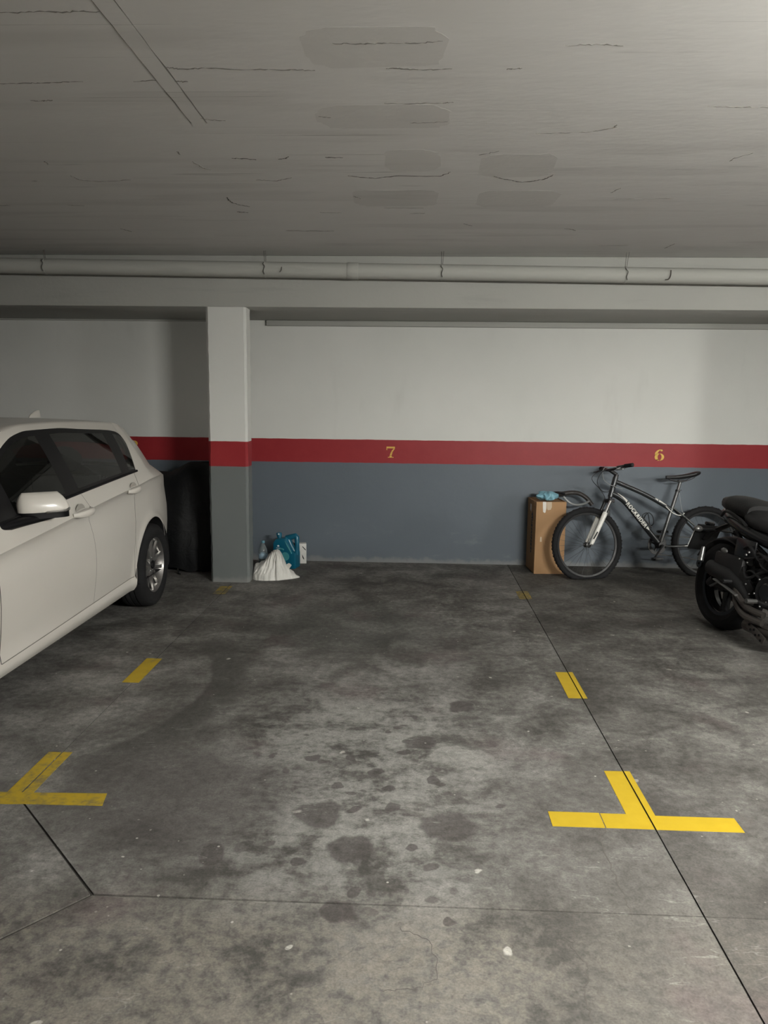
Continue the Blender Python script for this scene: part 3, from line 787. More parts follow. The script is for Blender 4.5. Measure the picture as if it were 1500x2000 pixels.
# roof spoiler lip and shark fin aerial
MB().grid([[(x, -l, z) for x in np.linspace(-.40, .40, 13)] for l, z in ((-.36, 1.338), (-.50, 1.312), (-.60, 1.288), (-.605, 1.275), (-.50, 1.285))]).build('roof_spoiler', M_PAINT, car)
fin = MB()
A = []
for h, sc, sh in ((0, 1, 0), (.02, .85, -.012), (.038, .6, -.03), (.05, .36, -.05), (.054, .15, -.06)):
    A.append([(.022 * sc ** 1.3 * math.sin(a), .02 - sh + .085 * sc * math.cos(a), 1.408 + h) for a in np.linspace(0, 2 * PI, 16, endpoint=False)])
fin.grid(A, cv=True); fin.add(A[-1], [tuple(range(16))])
fin.build('roof_aerial', M_PAINT, car)
# underbody and wheel wells
MB().box((0, -1.34, .27), (1.40, 3.9, .14)).build('underbody', M_PLASTIC, car, bevel=.02)
for c in (0.0, WB):
    for s in (1, -1):
        w = MB()
        w.lathe([(RA + .004, 0.0), (RA + .004, -.30)], 40, tr(s * .872, -c, ZA) @ rot('Y', 90 if s > 0 else -90), a0=0, a1=2 * PI)
        w.lathe([(RA + .004, -.30), (.02, -.30)], 40, tr(s * .872, -c, ZA) @ rot('Y', 90 if s > 0 else -90))
        for k in range(len(w.v)):                        # only the upper part of the well
            if w.v[k][2] < .24: w.v[k] = (w.v[k][0], w.v[k][1], .24)
        w.build('wheel_well', M_PLASTIC, car)
# wheels: rim with five V spokes, tyre with grooves
wheel_parts = {}
def make_wheel(c, s):
    M = tr(s * .785, -c, .312) @ rot('Y', 90 * s)
    name_m = (M_ALLOY, M_RUBBER)
    if not wheel_parts:
        rim = MB().lathe([(.150, -.09), (.196, -.09), (.208, -.096), (.208, -.088), (.190, -.075), (.186, .0), (.192, .07), (.207, .082), (.211, .093), (.206, .096), (.200, .088), (.188, .074), (.178, .03), (.175, -.06), (.150, -.09)], 48)
        ro = rim.build('wheel', M_ALLOY, car)
        ty = MB().lathe([(.205, -.094), (.222, -.103), (.262, -.1075), (.292, -.101), (.306, -.088), (.3125, -.070), (.3125, -.054), (.305, -.053), (.305, -.044), (.3145, -.043), (.3145, -.014), (.307, -.013), (.307, -.004),
                         (.3145, -.003), (.3145, .024), (.307, .025), (.307, .034), (.3145, .035), (.3125, .066), (.306, .088), (.292, .101), (.262, .1075), (.222, .103), (.205, .094)], 56)
        t = ty.build('tyre', M_RUBBER, ro)
        sp = MB()
        sec = [(.035, .020, .072, .030), (.09, .017, .076, .026), (.15, .0145, .082, .020), (.190, .020, .086, .016)]
        A = []
        for r, hw, zt, th in sec:
            A.append([(r, -hw, zt - th), (r, -hw * .75, zt - .004), (r, 0, zt), (r, hw * .75, zt - .004), (r, hw, zt - th)])
        sp.grid(A); sp.grid([[a[0], a[4]] for a in A])
        so = sp.build('spoke', M_ALLOY, ro)
        hub = MB().lathe([(.0, .082), (.028, .080), (.033, .074), (.062, .072), (.070, .060), (.072, .03), (.06, .0)], 30).build('hub', M_ALLOY, ro)
        cap = MB().lathe([(0, .086), (.030, .0845), (.033, .080), (.033, .07)], 24).build('hub_cap', M_BLACKGLOSS, ro)
        nuts = []
        for k in range(5):
            a = 2 * PI * (k + .5) / 5
            nuts.append(MB().lathe([(0, .078), (.008, .078), (.0095, .074), (.0095, .06)], 8, tr(.052 * math.cos(a), .052 * math.sin(a), 0)).build('wheel_bolt', M_CHROME, ro))
        disc = MB().lathe([(.04, .02), (.145, .02), (.145, -.002), (.04, -.002)], 36).build('brake_disc', M_STEEL, ro)
        spokes = [so]
        for k in range(1, 10): spokes.append(link('spoke', so.data, ro))
        for k, o in enumerate(spokes):
            base_a = 72 * (k // 2) + 90
            o.matrix_local = rot('Z', base_a) @ tr(.0, (.013 if k % 2 else -.013), 0) @ rot('Z', 12 if k % 2 else -12)
        wheel_parts['o'] = ro; ro.matrix_local = M
        return ro
    src = wheel_parts['o']
    r = link('wheel', src.data, car, M)
    for ch in list(src.children):
        d = ch.copy(); COL.objects.link(d); d.parent = r; d.matrix_local = ch.matrix_local.copy()
    return r
for c in (0.0, WB):
    for s in (1, -1): make_wheel(c, s)
# door mirrors
for s in (1, -1):
    MM = tr(s * .905, -1.745, 1.005) @ rot('Z', 36 * s)
    def shell(z0, z1, grow=0.0):
        A = []
        for k in range(9):
            t = k / 8; z = z0 + (z1 - z0) * t
            q = (z - -.062) / .124                         # 0 bottom .. 1 top
            wl = .128 * (1 - max(0, q - .35) ** 2.2 * .75) ** .9 + grow
            sh = -s * .022 * max(0, q - .4)                # crown sits inboard
            dp = .060 * math.sqrt(max(.02, 1 - max(0, (q - .3) / .72) ** 2.4)) + grow
            row = []
            for a in np.linspace(0, 2 * PI, 28, endpoint=False):
                ca, sa = math.cos(a), math.sin(a)
                x = wl * math.copysign(abs(ca) ** .6, ca) + sh; y = dp * (math.copysign(abs(sa) ** .8, sa))
                if y > 0: y *= .35                         # flat towards the driver
                row.append((x, y, z))
            A.append(row)
        mb = MB().grid(A, cv=True); mb.add(A[0], [tuple(range(28))]); mb.add(A[-1], [tuple(range(28))])
        return mb
    cap = shell(-.030, .070).build('mirror', M_PAINT, car, bevel=0.004, matrix=MM, angle=60)
    shell(-.062, -.030, -.003).build('lower_shell', M_BLACKGLOSS, cap, angle=60)
    ind = MB(); ind.tube(curve([(s * .0, -.064, -.029), (s * .06, -.063, -.028), (s * .105, -.050, -.025), (s * .128, -.020, -.018)]), [.003] + [.0075] * 20 + [.007, .006, .005, .004], 8)
    ind.build('indicator', M_CHROME, cap)
    MB().box((0, .0235, .0), (.20, .004, .085)).build('mirror_glass', M_CHROME, cap, bevel=.002)
    arm = MB()
    arm.tube(curve([(s * .965, -1.70, .955), (s * .91, -1.76, .945), (s * .85, -1.88, .935), (s * .80, -2.02, .925)], 16), [.020, .021, .022, .024, .025, .026, .027, .028, .029, .030, .031, .032, .033, .034, .035, .036, .036][:16], 10, flat=.8)
    sail = MB().grid([[(s * (V(l, z) + .004), -l, z) for z in np.linspace(fbelt(l), max(fdlo(l) - .01, fbelt(l) + .004), 6)] for l in np.linspace(1.86, 2.16, 8)])
    sail.build('mirror_sail', M_BLACKGLOSS, car)
    arm.build('mirror_arm', M_BLACKGLOSS, car, bevel=0.004)
# door handles
for s in (1, -1):
    for l0, l1, zz in ((1.115, 1.345, .893), (.285, .49, .930)):
        vm = V((l0 + l1) / 2, zz)
        L = np.linspace(l0, l1, 13)
        P = [(s * (V(l, zz) + .004 + .036 * math.sin(PI * min(1, max(0, (k / 12)))) ** .5), -l, zz + .008 * (k / 12 - .5) * -1) for k, l in enumerate(L)]
        h = MB().tube(P, [.011 + .011 * math.sin(PI * k / 12) for k in range(13)], 10, flat=1.15)
        h.build('door_handle', M_PAINT, car)
        cup = MB()
        lc = (l0 + l1) / 2 - .0
        cup.lathe([(.0, .0), (.030, .002), (.037, .0035), (.0385, .0015)], 24, Matrix(((0, 0, s, s * (V(lc, zz + .012) - .0035)), (1.6, 0, 0, -lc), (0, 1, 0, zz + .012), (0, 0, 0, 1))))
        cup.build('handle_recess', M_RECESS_SHADE, car)
        MB().tube([(s * (V(l0 + .004, zz) + .004), -l0 - .004, zz + .018), (s * (V(l0 + .004, zz) + .005), -l0 - .001, zz), (s * (V(l0, zz) + .004), -l0 - .004, zz - .016)], .003, 5).build('handle_seam', M_PLASTIC, car)
# lamps, grille, plates on both ends
for s in (1, -1):
    def patch(l0, l1, z0, z1, off, n=8):
        return MB().grid([[(s * (V(l, z) + off), -l, z) for z in np.linspace(z0, z1, n)] for l in np.linspace(l0, l1, n)])
    patch(-.825, -.70, .80, .90, .006).build('tail_lamp', M_REDGLASS, car)
    patch(3.12, 3.40, .60, .70, .006).build('headlamp', M_CHROME, car)
    MB().tube([(s * .16 + .12 * math.cos(a), -3.475, .60 + .075 * math.sin(a)) for a in np.linspace(0, 2 * PI, 20, endpoint=False)], .009, 6, closed=True).build('grille', M_CHROME, car)
MB().box((0, -3.47, .38), (.9, .05, .14)).build('air_intake', M_PLASTIC, car, bevel=.02)
MB().box((0, -3.485, .42), (.52, .012, .11)).build('number_plate', M_LAMPBODY, car, bevel=.002)
MB().box((0, .835, .72), (.52, .012, .11)).build('number_plate', M_LAMPBODY, car, bevel=.002)
# cabin: seats, dash, wheel
def seat(x, l, w, zt, name='seat'):
    mb = MB()
    for y0, z0, dx, dy, dz, an in ((-.06, .42, w, .50, .16, 0),):
        mb.box((x, -(l + .12), z0), (dx, dy, dz))
    A = []
    for t in np.linspace(0, 1, 8):
        ww = w / 2 * (1 - .35 * max(0, t - .55) ** 1.2); zz = .46 + (zt - .46) * t; yy = -(l - .16 - .20 * t + .16) 
        A.append([(x + ww * cx, yy + cy * (.075 - .03 * t), zz) for cx, cy in ((-1, .6), (-.8, 1), (0, .8), (.8, 1), (1, .6), (1, -.6), (.8, -1), (0, -1), (-.8, -1), (-1, -.6))])
    mb.grid(A, cv=True); mb.add(A[-1], [tuple(range(10))])
    o = mb.build(name, M_DARKIN, car, bevel=.01)
    MB().ball((x, -(l - .22), zt + .105), (.13, .05, .095), 16, 8).build('headrest', M_DARKIN, o)
    return o
for x in (-.36, .36): seat(x, 1.42, .50, 1.09)
for x in (-.36, .36): seat(x, .52, .60, 1.02, 'rear_seat')
MB().grid([[(x, -l, z) for x in np.linspace(-.72, .72, 9)] for l, z in ((2.3, .93), (2.05, .96), (1.85, .93), (1.80, .84), (1.85, .6), (1.9, .4))]).build('dashboard', M_DARKIN, car)
MB().lathe([(.185 + .014 * math.cos(a), .014 * math.sin(a)) for a in np.linspace(0, 2 * PI, 8, endpoint=False)], 32, tr(.36, -1.70, .90) @ rot('X', 65), closed=True).build('steering_wheel', M_DARKIN, car)
MB().box((0, -1.2, .33), (1.42, 2.2, .04)).build('cabin_floor', M_DARKIN, car)
MB().box((0, -.30, .70), (1.30, .03, .62)).build('rear_bench_panel', M_DARKIN, car, bevel=.01)
# ------------------------------------------------------------------ mountain bicycle leaning on the wall
M_FRAME = mat('gunmetal_frame', (0.045, 0.048, 0.050), 0.3, 0.55, vary=0.08)
M_FRAMELT = mat('brushed_tube', (0.105, 0.108, 0.106), 0.36, 0.7, vary=0.1)
M_WHITEP = mat('white_enamel', (0.72, 0.71, 0.66), 0.35)
M_CABLE = mat('grey_cable', (0.26, 0.27, 0.27), 0.4)
M_BLK = mat('satin_black', (0.012, 0.012, 0.013), 0.45)
d_ = Vector((-0.98145, -0.19174, 0)); th = math.radians(8)
nh = Vector((-0.19174, 0.98145, 0))
up_ = Vector((0, 0, 1)) * math.cos(th) + nh * math.sin(th)
yb = up_.cross(d_)
MBK = Matrix(((d_.x, yb.x, up_.x, 2.7105), (d_.y, yb.y, up_.y, 7.009), (d_.z, yb.z, up_.z, 0.004), (0, 0, 0, 1)))
bike = thing('mountain_bicycle', 'grey mountain bicycle with flat tyres leaning against the wall under number 6', 'bicycle', MBK)
RAX, FAX, BBK = (0.015, 0.0, 0.298), (1.165, 0.0, 0.302), (0.468, 0.0, 0.289)
def tyre(cx, cz, steer=0.0):
    prof = []
    for a in np.linspace(0, 2 * PI, 14, endpoint=False):
        prof.append((.3125 + .0265 * math.cos(a), .026 * math.sin(a)))
    mb = MB().lathe(prof, 72, rot('X', 90), closed=True)
    # small knobs along the shoulders and crown
    for k in range(64):
        a = 2 * PI * k / 64
        for off, rr in ((0, .339), (.016, .333), (-.016, .333)):
            if (k % 2) == (off == 0): continue
            mb.box((0, 0, 0), (.006, .012, .014), rot('Y', math.degrees(-a)) @ tr(rr, off, 0))
    out = []
    for x, y, z in mb.v:
        if z < -cz + .002:                                   # deflated: squashed and bulging on the floor
            ex = (-cz + .002 - z); z = -cz + .002 + ex * .05; y *= 1 + min(.55, ex * 14)
        elif z < -cz + .05: y *= 1 + .35 * (1 - (z + cz) / .05)
        out.append((x, y, z))
    mb.v = out
    return mb
def wheel(c, steer):
    M = tr(*c) @ rot('Z', steer)
    rim = MB().lathe([(.290, -.013), (.2955, -.014), (.2955, -.011), (.284, -.009), (.272, -.006), (.270, 0), (.272, .006), (.284, .009), (.2955, .011), (.2955, .014), (.290, .013)], 64, rot('X', 90))
    w = rim.build('wheel', M_BLK, bike, matrix=M)
    tyre(c[0], c[2]).build('tyre', M_RUBBER, w, weld=0)
    sp = MB()
    for k in range(32):
        a = 2 * PI * k / 32; b = a + (.42 if (k // 2) % 2 else -.42); y0 = .026 if k % 2 else -.026
        sp.tube([(.020 * math.cos(b), y0, .020 * math.sin(b)), (.274 * math.cos(a), 0, .274 * math.sin(a))], .0011, 4)
    stuff(sp.build('spokes', M_FRAMELT, w))
    MB().lathe([(.006, -.052), (.012, -.05), (.012, -.034), (.024, -.030), (.024, -.026), (.013, -.020), (.013, .020), (.024, .026), (.024, .030), (.012, .034), (.012, .05), (.006, .052)], 20, rot('X', 90), cap=True).build('hub', M_BLK, w)
    return w
wr, wf = wheel(RAX, 0), wheel(FAX, 4)
MB().box((0, .006, .0), (.010, .010, .004), rot('Y', 100) @ tr(.272, 0, 0)).build('reflector', M_BLK, wf)
MB().tube([(-.262, .0, -.055), (-.240, .0, -.050)], .0035, 6).build('valve', M_BLK, wf)
def pipe_(name, pts, r, m=M_FRAME, n=14, parent=None, flat=1.0, sm=True):
    return MB().tube(curve(pts, 20) if sm and len(pts) > 2 else pts, r, n, flat=flat).build(name, m, parent or bike)
HB, HT = (.942, 0, .728), (.888, 0, .905)
pipe_('head_tube', [HB, HT], .0235)
tt = pipe_('top_tube', [(.893, 0, .868), (.754, 0, .812), (.62, 0, .755), (.491, 0, .688), (.36, 0, .612)], .0205)
dt = pipe_('down_tube', [(.928, 0, .762), (.86, 0, .728), (.78, 0, .662), (.62, 0, .470), (.468, 0, .289)], .0265)
pipe_('seat_tube', [BBK, (.290, 0, .782)], .0165, M_FRAMELT)
pipe_('seat_clamp', [(.2935, 0, .770), (.288, 0, .787)], .0205, M_BLK)
MB().tube([(.30, .02, .779), (.268, .03, .785)], .004, 6).build('clamp_lever', M_BLK, bike)
pipe_('seat_post', [(.292, 0, .775), (.262, 0, .868)], .0138, M_FRAMELT)
for s in (1, -1):
    pipe_('seat_stay', [(.345, s * .012, .628), (.245, s * .030, .545), (.07, s * .052, .385), (.012, s * .058, .31)], .0085, M_FRAMELT if s > 0 else M_FRAME)
    pipe_('chain_stay', [(.452, s * .022, .284), (.36, s * .036, .276), (.10, s * .052, .284), (.012, s * .058, .300)], .0095, M_FRAMELT if s > 0 else M_FRAME)
MB().tube([(.30, 0, .595), (.235, .036, .535), (.235, -.036, .535)], .008, 8).build('stay_bridge', M_FRAME, bike)
# white flashes on the tubes (thin decals wrapped on the near side)
def on_tube(pts, r, m, name, parent, poly):
    """poly: list of (s, t) polygons, s metres along the tube, t metres around it; 0 faces the viewer"""
    P = curve(pts, 60); D = [0]
    for a, b in zip(P[:-1], P[1:]): D.append(D[-1] + (b - a).length)
    mb = MB()
    def at(s, t, rr):
        i = min(max(int(np.searchsorted(D, s)) - 1, 0), len(P) - 2)
        f = (s - D[i]) / (D[i + 1] - D[i]); p = P[i].lerp(P[i + 1], f); T = (P[i + 1] - P[i]).normalized()
        y = Vector((0, 1, 0)); nrm = T.cross(y).normalized() 
        if nrm.z < 0: nrm = -nrm
        a = t / r
        return p + (y * math.cos(a) + nrm * math.sin(a)) * rr
    def clip(q, c, keep):
        out = []
        for i in range(len(q)):
            a, b = q[i - 1], q[i]
            ia, ib = (a[1] - c) * keep >= 0, (b[1] - c) * keep >= 0
            if ia != ib:
                f = (c - a[1]) / (b[1] - a[1]); out.append((a[0] + (b[0] - a[0]) * f, c))
            if ib: out.append(b)
        return out
    pieces = []                                              # cut into narrow bands so that the decal hugs the tube
    for q in poly:
        for k in range(-12, 12):
            c = clip(clip(list(q), k * .004, 1), (k + 1) * .004, -1)
            if len(c) > 2: pieces.append(c)
    for q in pieces:
        k = len(q)
        mb.add([at(s, t, r + .0012) for s, t in q] + [at(s, t, r + .0002) for s, t in q], [tuple(range(k))] + [(i, (i + 1) % k, k + (i + 1) % k, k + i) for i in range(k)])
    return mb.build(name, m, parent, recalc=True, weld=0)
DTP = [(.928, 0, .762), (.86, 0, .728), (.78, 0, .662), (.62, 0, .470), (.468, 0, .289)]
TTP = [(.893, 0, .868), (.754, 0, .812), (.62, 0, .755), (.491, 0, .688), (.36, 0, .612)]
def wedge(s0, s1, t0a, t0b, t1a, t1b, n=6):
    return [[(s0 + (s1 - s0) * i / n, t0a + (t1a - t0a) * i / n), (s0 + (s1 - s0) * (i + 1) / n, t0a + (t1a - t0a) * (i + 1) / n),
             (s0 + (s1 - s0) * (i + 1) / n, t0b + (t1b - t0b) * (i + 1) / n), (s0 + (s1 - s0) * i / n, t0b + (t1b - t0b) * i / n)] for i in range(n)]
on_tube(DTP, .0265, M_WHITEP, 'white_flash', dt, wedge(.045, .155, .018, .024, -.002, .026))
on_tube(DTP, .0265, M_WHITEP, 'white_flash', dt, wedge(.452, .485, -.012, .016, -.002, .004))
on_tube(TTP, .0205, M_WHITEP, 'white_flash', tt, wedge(.405, .438, .004, .014, .000, .020) + wedge(.446, .530, .000, .020, .006, .010))
on_tube([(.452, .022, .284), (.36, .036, .276), (.10, .052, .284), (.012, .058, .300)], .0095, M_WHITEP, 'white_flash', bike, wedge(.20, .262, .000, .004, -.003, .008) + wedge(.270, .315, -.002, .008, .002, .005))
# lettering on the down tube
fc = bpy.data.curves.new('lettering', 'FONT'); fc.body = 'ROCKRIDER'; fc.size = 0.056; fc.space_character = 1.16; fc.shear = 0.12; fc.offset = 0.0024
fo = bpy.data.objects.new('lettering', fc); COL.objects.link(fo)
dg = bpy.context.evaluated_depsgraph_get(); dg.update()
fm = fo.evaluated_get(dg).to_mesh()
fv = [tuple(v.co) for v in fm.vertices]; ff = [tuple(p.vertices) for p in fm.polygons]
fo.evaluated_get(dg).to_mesh_clear(); bpy.data.objects.remove(fo)
w_ = max(v[0] for v in fv)
sc_ = .285 / w_
polys = [[(.160 + fv[i][0] * sc_, (fv[i][1] * 1.0 - .019) * .95) for i in f] for f in ff]
on_tube(DTP, .0265, M_WHITEP, 'lettering', dt, polys)
# fork with white lowers
fk = MB()
ax = Vector((FAX[0] - .015, 0, FAX[2])); hb = Vector(HB)
fdir = (Vector(HB) - Vector(HT)).normalized()
crown = hb + fdir * .035
fk.tube([hb, crown], .017, 12); fk.box((crown.x, 0, crown.z), (.045, .135, .035))
fko = fk.build('fork_crown', M_BLK, bike, bevel=.006)
for s in (1, -1):
    a = crown + Vector((.012, s * .055, 0)); e = Vector((FAX[0] - .012, s * .055, FAX[2]))
    t1 = a.lerp(e, .26)
    MB().tube([a, t1], .0135, 12).build('stanchion', M_CHROME if s > 0 else M_BLK, fko)
    lo = MB().tube([t1, a.lerp(e, .30), a.lerp(e, .62), a.lerp(e, .92), e], [.0175, .0205, .018, .0165, .013], 14, flat=1.1)
    lo.build('fork_leg', M_WHITEP, fko)
    MB().tube([a.lerp(e, .70) + Vector((.0, s * .0172, 0)), a.lerp(e, .86) + Vector((.008, s * .0172, 0))], .006, 6).build('fork_decal', M_BLK, fko)
    MB().tube([e, e + Vector((0, s * .02, 0))], .010, 10).build('dropout', M_BLK, fko)
    MB().box(tuple(a.lerp(e, .27) + Vector((-.03, s * -.01, .0))), (.03, .022, .06)).build('brake_shoe', M_BLK, fko, bevel=.004)
# steering: headset, stem, riser bar, grips, levers
pipe_('headset', [HT, (.880, 0, .930)], .020, M_BLK)
st_ = pipe_('stem', [(.880, 0, .928), (.905, 0, .945), (.948, 0, .972)], .0165, M_BLK)
BAR = [(.885, .315, 1.000), (.905, .22, .996), (.925, .13, .992), (.946, .06, .974), (.950, 0, .972), (.946, -.06, .974), (.925, -.13, .992), (.905, -.22, .996), (.885, -.315, 1.000)]
bar = MB().tube(curve(BAR, 48), .0125, 12).build('handlebar', M_BLK, bike)
for s in (1, -1):
    b = [Vector((x, y * s, z)) for x, y, z in BAR[:3]]
    MB().tube([b[0], b[0].lerp(b[1], .5), b[1]], [.018, .0165, .018], 14).build('grip', M_RUBBER, bar)
    q = Vector((.918, s * .175, .988))
    MB().tube([q + Vector((-.01, s * .02, 0)), q + Vector((-.008, s * -.02, 0))], .020, 12).build('shifter', M_BLK, bar)
    MB().tube(curve([q, q + Vector((.045, 0, -.018)), q + Vector((.055, s * .05, -.024)), q + Vector((.045, s * .12, -.022))]), .0065, 8).build('brake_lever', M_CABLE if s > 0 else M_BLK, bar)
for pts, r, m in (([(.955, .17, .985), (1.06, .13, .96), (1.10, .08, .87), (1.05, .05, .79), (.985, .04, .775), (.95, .03, .80)], .0028, M_BLK),
                  ([(.955, .16, .990), (1.05, .12, .985), (1.045, .08, .90), (.98, .05, .845), (.90, .04, .815), (.84, .032, .800)], .0030, M_CABLE),
                  ([(.955, -.16, .985), (1.08, -.08, .90), (1.04, 0, .80), (1.0, .01, .73), (1.03, .04, .68)], .0028, M_BLK),
                  ([(.42, .024, .640), (.36, .026, .585), (.30, .026, .558), (.26, .026, .562), (.238, .02, .575)], .0042, M_WHITEP),
                  ([(.285, .02, .76), (.275, .02, .68), (.26, .022, .60), (.238, .022, .570)], .0024, M_CABLE)):
    MB().tube(curve(pts, 40), r, 7).build('cable', m, bike)
# saddle
A = []
for t in np.linspace(0, 1, 15):
    x = .402 - .305 * t
    hw = .018 + .052 * max(0, (t - .28) / .72) ** 1.5; z = .905 + .022 * (t - .25) ** 2 * 2.2 + .012 * t
    tk = .020 + .012 * t
    if t > .95: hw *= .9; tk *= .8
    if t < .03: hw *= .7
    A.append([(x, hw * math.cos(a), z + (tk * .55 if math.sin(a) > 0 else tk) * math.sin(a)) for a in np.linspace(0, 2 * PI, 14, endpoint=False)])
sad = MB().grid(A, cv=True); sad.add(A[0], [tuple(range(14))]); sad.add(A[-1], [tuple(range(14))])
so = sad.build('saddle', M_BLK, bike, angle=60)
for s in (1, -1): MB().tube(curve([(.38, s * .01, .892), (.31, s * .022, .868), (.22, s * .022, .868), (.14, s * .04, .90)]), .0035, 6).build('saddle_rail', M_BLK, so)
MB().box((.262, 0, .868), (.05, .04, .018)).build('rail_clamp', M_BLK, so, bevel=.003)
# drivetrain
cr = MB().lathe([(.03, -.042), (.03, .042)], 20, tr(*BBK) @ rot('X', 90), cap=True).build('bottom_bracket', M_BLK, bike)
ch = MB().lathe([(.060, -.003), (.088, -.003), (.088, .003), (.060, .003)], 40, tr(BBK[0], -.048, BBK[2]) @ rot('X', 90), closed=True)
for k in range(4): ch.tube([(BBK[0], -.048, BBK[2]), (BBK[0] + .065 * math.cos(k * PI / 2 + .4), -.048, BBK[2] + .065 * math.sin(k * PI / 2 + .4))], .008, 6)
for k in range(36): ch.box((0, 0, 0), (.005, .003, .005), tr(BBK[0], -.048, BBK[2]) @ rot('Y', k * 10) @ tr(.089, 0, 0))
ch.build('chainring', M_BLK, bike)
for s, e in ((1, (.562, .172)), (-1, (.374, .406))):
    a = Vector((BBK[0], s * .060, BBK[2])); b = Vector((e[0], s * .075, e[1]))
    MB().tube([a, a.lerp(b, .5), b], [.015, .011, .013], 10, flat=.8).build('crank_arm', M_FRAME, bike)
    p = MB().box((b.x, s * .125, b.z), (.075, .085, .020)); p.tube([b, (b.x, s * .16, b.z)], .007, 8)
    p.box((b.x, s * .125, b.z - .0), (.09, .012, .028)); p.build('pedal', M_BLK, bike, bevel=.004)
chain = MB()
loop = []
for a in np.linspace(-PI / 2, PI / 2, 14): loop.append((BBK[0] + .088 * math.cos(a), -.048, BBK[2] + .088 * math.sin(a)))
for a in np.linspace(PI / 2, 3 * PI / 2, 10): loop.append((RAX[0] + .04 * math.cos(a), -.046, RAX[2] + .04 * math.sin(a)))
loop += [(.0, -.046, .235), (.04, -.046, .19), (.02, -.046, .15), (.05, -.046, .135), (.2, -.047, .17)]
chain.tube(loop, .0045, 6, closed=True); chain.build('chain', M_STEEL, bike)
cs = MB()
for k in range(6): cs.lathe([(.015, 0), (.026 + .007 * k, 0), (.026 + .007 * k, .002), (.015, .002)], 24, tr(RAX[0], -.032 - .004 * (5 - k), RAX[2]) @ rot('X', 90), closed=True)
cs.build('cassette', M_STEEL, bike)
dr = MB().tube([(.02, -.05, .26), (.05, -.05, .16)], .010, 8); dr.lathe([(.004, -.004), (.02, -.004), (.02, .004), (.004, .004)], 12, tr(.048, -.05, .155) @ rot('X', 90), closed=True)
dr.build('derailleur', M_BLK, bike, bevel=.002)
# bottle cage on the down tube
cg = MB()
o_ = Vector((.578, 0, .445)); al = Vector((.53, 0, .62)).normalized() ; nn = Vector((-.62, 0, .53)).normalized() * 1.0
nn = Vector((-.75, 0, .66)).normalized()
al = Vector((.66, 0, .75)).normalized()
for s in (1, -1):
    cg.tube(curve([o_ + nn * .028, o_ + nn * .05 + Vector((0, s * .036, 0)) + al * .01, o_ + nn * .085 + Vector((0, s * .038, 0)) + al * .06, o_ + nn * .09 + Vector((0, s * .02, 0)) + al * .105, o_ + nn * .045 + Vector((0, s * .03, 0)) + al * .115, o_ + nn * .028 + al * .09]), .004, 7)
cg.tube([o_ + nn * .026 - al * .02, o_ + nn * .026 + al * .12], .007, 6)
cg.build('bottle_cage', M_BLK, bike)
# ------------------------------------------------------------------ black naked motorcycle, tail towards the wall
M_MBLK = mat('moto_gloss_black', (0.010, 0.010, 0.011), 0.22, vary=0.2)
M_MSAT = mat('moto_satin_black', (0.008, 0.008, 0.0085), 0.5, vary=0.2, Specular_IOR_Level=0.35)
M_VINYL = mat('seat_vinyl', (0.011, 0.011, 0.0115), 0.6, Specular_IOR_Level=0.35, bump=0.3, scale=120)
M_ENG = mat('engine_black', (0.022, 0.021, 0.021), 0.3, 0.5, vary=0.3, scale=14)
M_HEADER = mat('header_steel', (0.085, 0.076, 0.07), 0.42, 0.75, vary=0.3, scale=8)
M_AL = mat('cast_aluminium', (0.20, 0.20, 0.195), 0.4, 0.85)
fx_ = Vector((.22, -.975, 0)).normalized(); lf_ = Vector((-fx_.y, fx_.x, 0)); ln_ = math.radians(7)
uz_ = Vector((0, 0, 1)) * math.cos(ln_) + lf_ * math.sin(ln_); ly_ = uz_.cross(fx_)
moto = thing('motorcycle', 'black naked motorcycle parked at the right edge with its tail to the wall', 'motorcycle',
             Matrix(((fx_.x, ly_.x, uz_.x, 2.185), (fx_.y, ly_.y, uz_.y, 5.33), (fx_.z, ly_.z, uz_.z, 0.0), (0, 0, 0, 1))))
def mwheel(c, R, w, rimr):
    M = tr(*c)
    pr = [(rimr - .01, -w * .36), (rimr + .02, -w * .47), (R - .06, -w * .5), (R - .028, -w * .46), (R - .008, -w * .26), (R, 0), (R - .008, w * .26), (R - .028, w * .46), (R - .06, w * .5), (rimr + .02, w * .47), (rimr - .01, w * .36)]
    rim = MB().lathe([(rimr - .03, -w * .36), (rimr + .006, -w * .38), (rimr + .006, -w * .34), (rimr - .03, -w * .25), (rimr - .045, 0), (rimr - .03, w * .25), (rimr + .006, w * .34), (rimr + .006, w * .38), (rimr - .03, w * .36)], 48, rot('X', 90))
    o = rim.build('wheel', M_MBLK, moto, matrix=M)
    MB().lathe(pr, 60, rot('X', 90)).build('tyre', M_RUBBER, o)
    for k in range(5):
        A = []
        for r, hw in ((.04, .030), (.12, .020), (rimr - .03, .026)):
            A.append([(r, -.022, -hw), (r, -.022, hw), (r, .022, hw), (r, .022, -hw)])
        MB().grid(A, rot('Y', 72 * k + 20), cv=True).build('spoke', M_MBLK, o, bevel=.004)
    MB().lathe([(.0, -.07), (.05, -.07), (.05, .07), (.0, .07)], 24, rot('X', 90)).build('hub', M_MSAT, o)
    MB().lathe([(.06, -.066), (.12, -.066), (.12, -.060), (.06, -.060)], 40, rot('X', 90), closed=True).build('brake_disc', M_HEADER, o)
    return o
mwheel((0, 0, .312), .312, .175, .222); mwheel((1.43, 0, .302), .302, .125, .222)
def part(mb, name, m, parent=moto, **k): return mb.build(name, m, parent, **k)
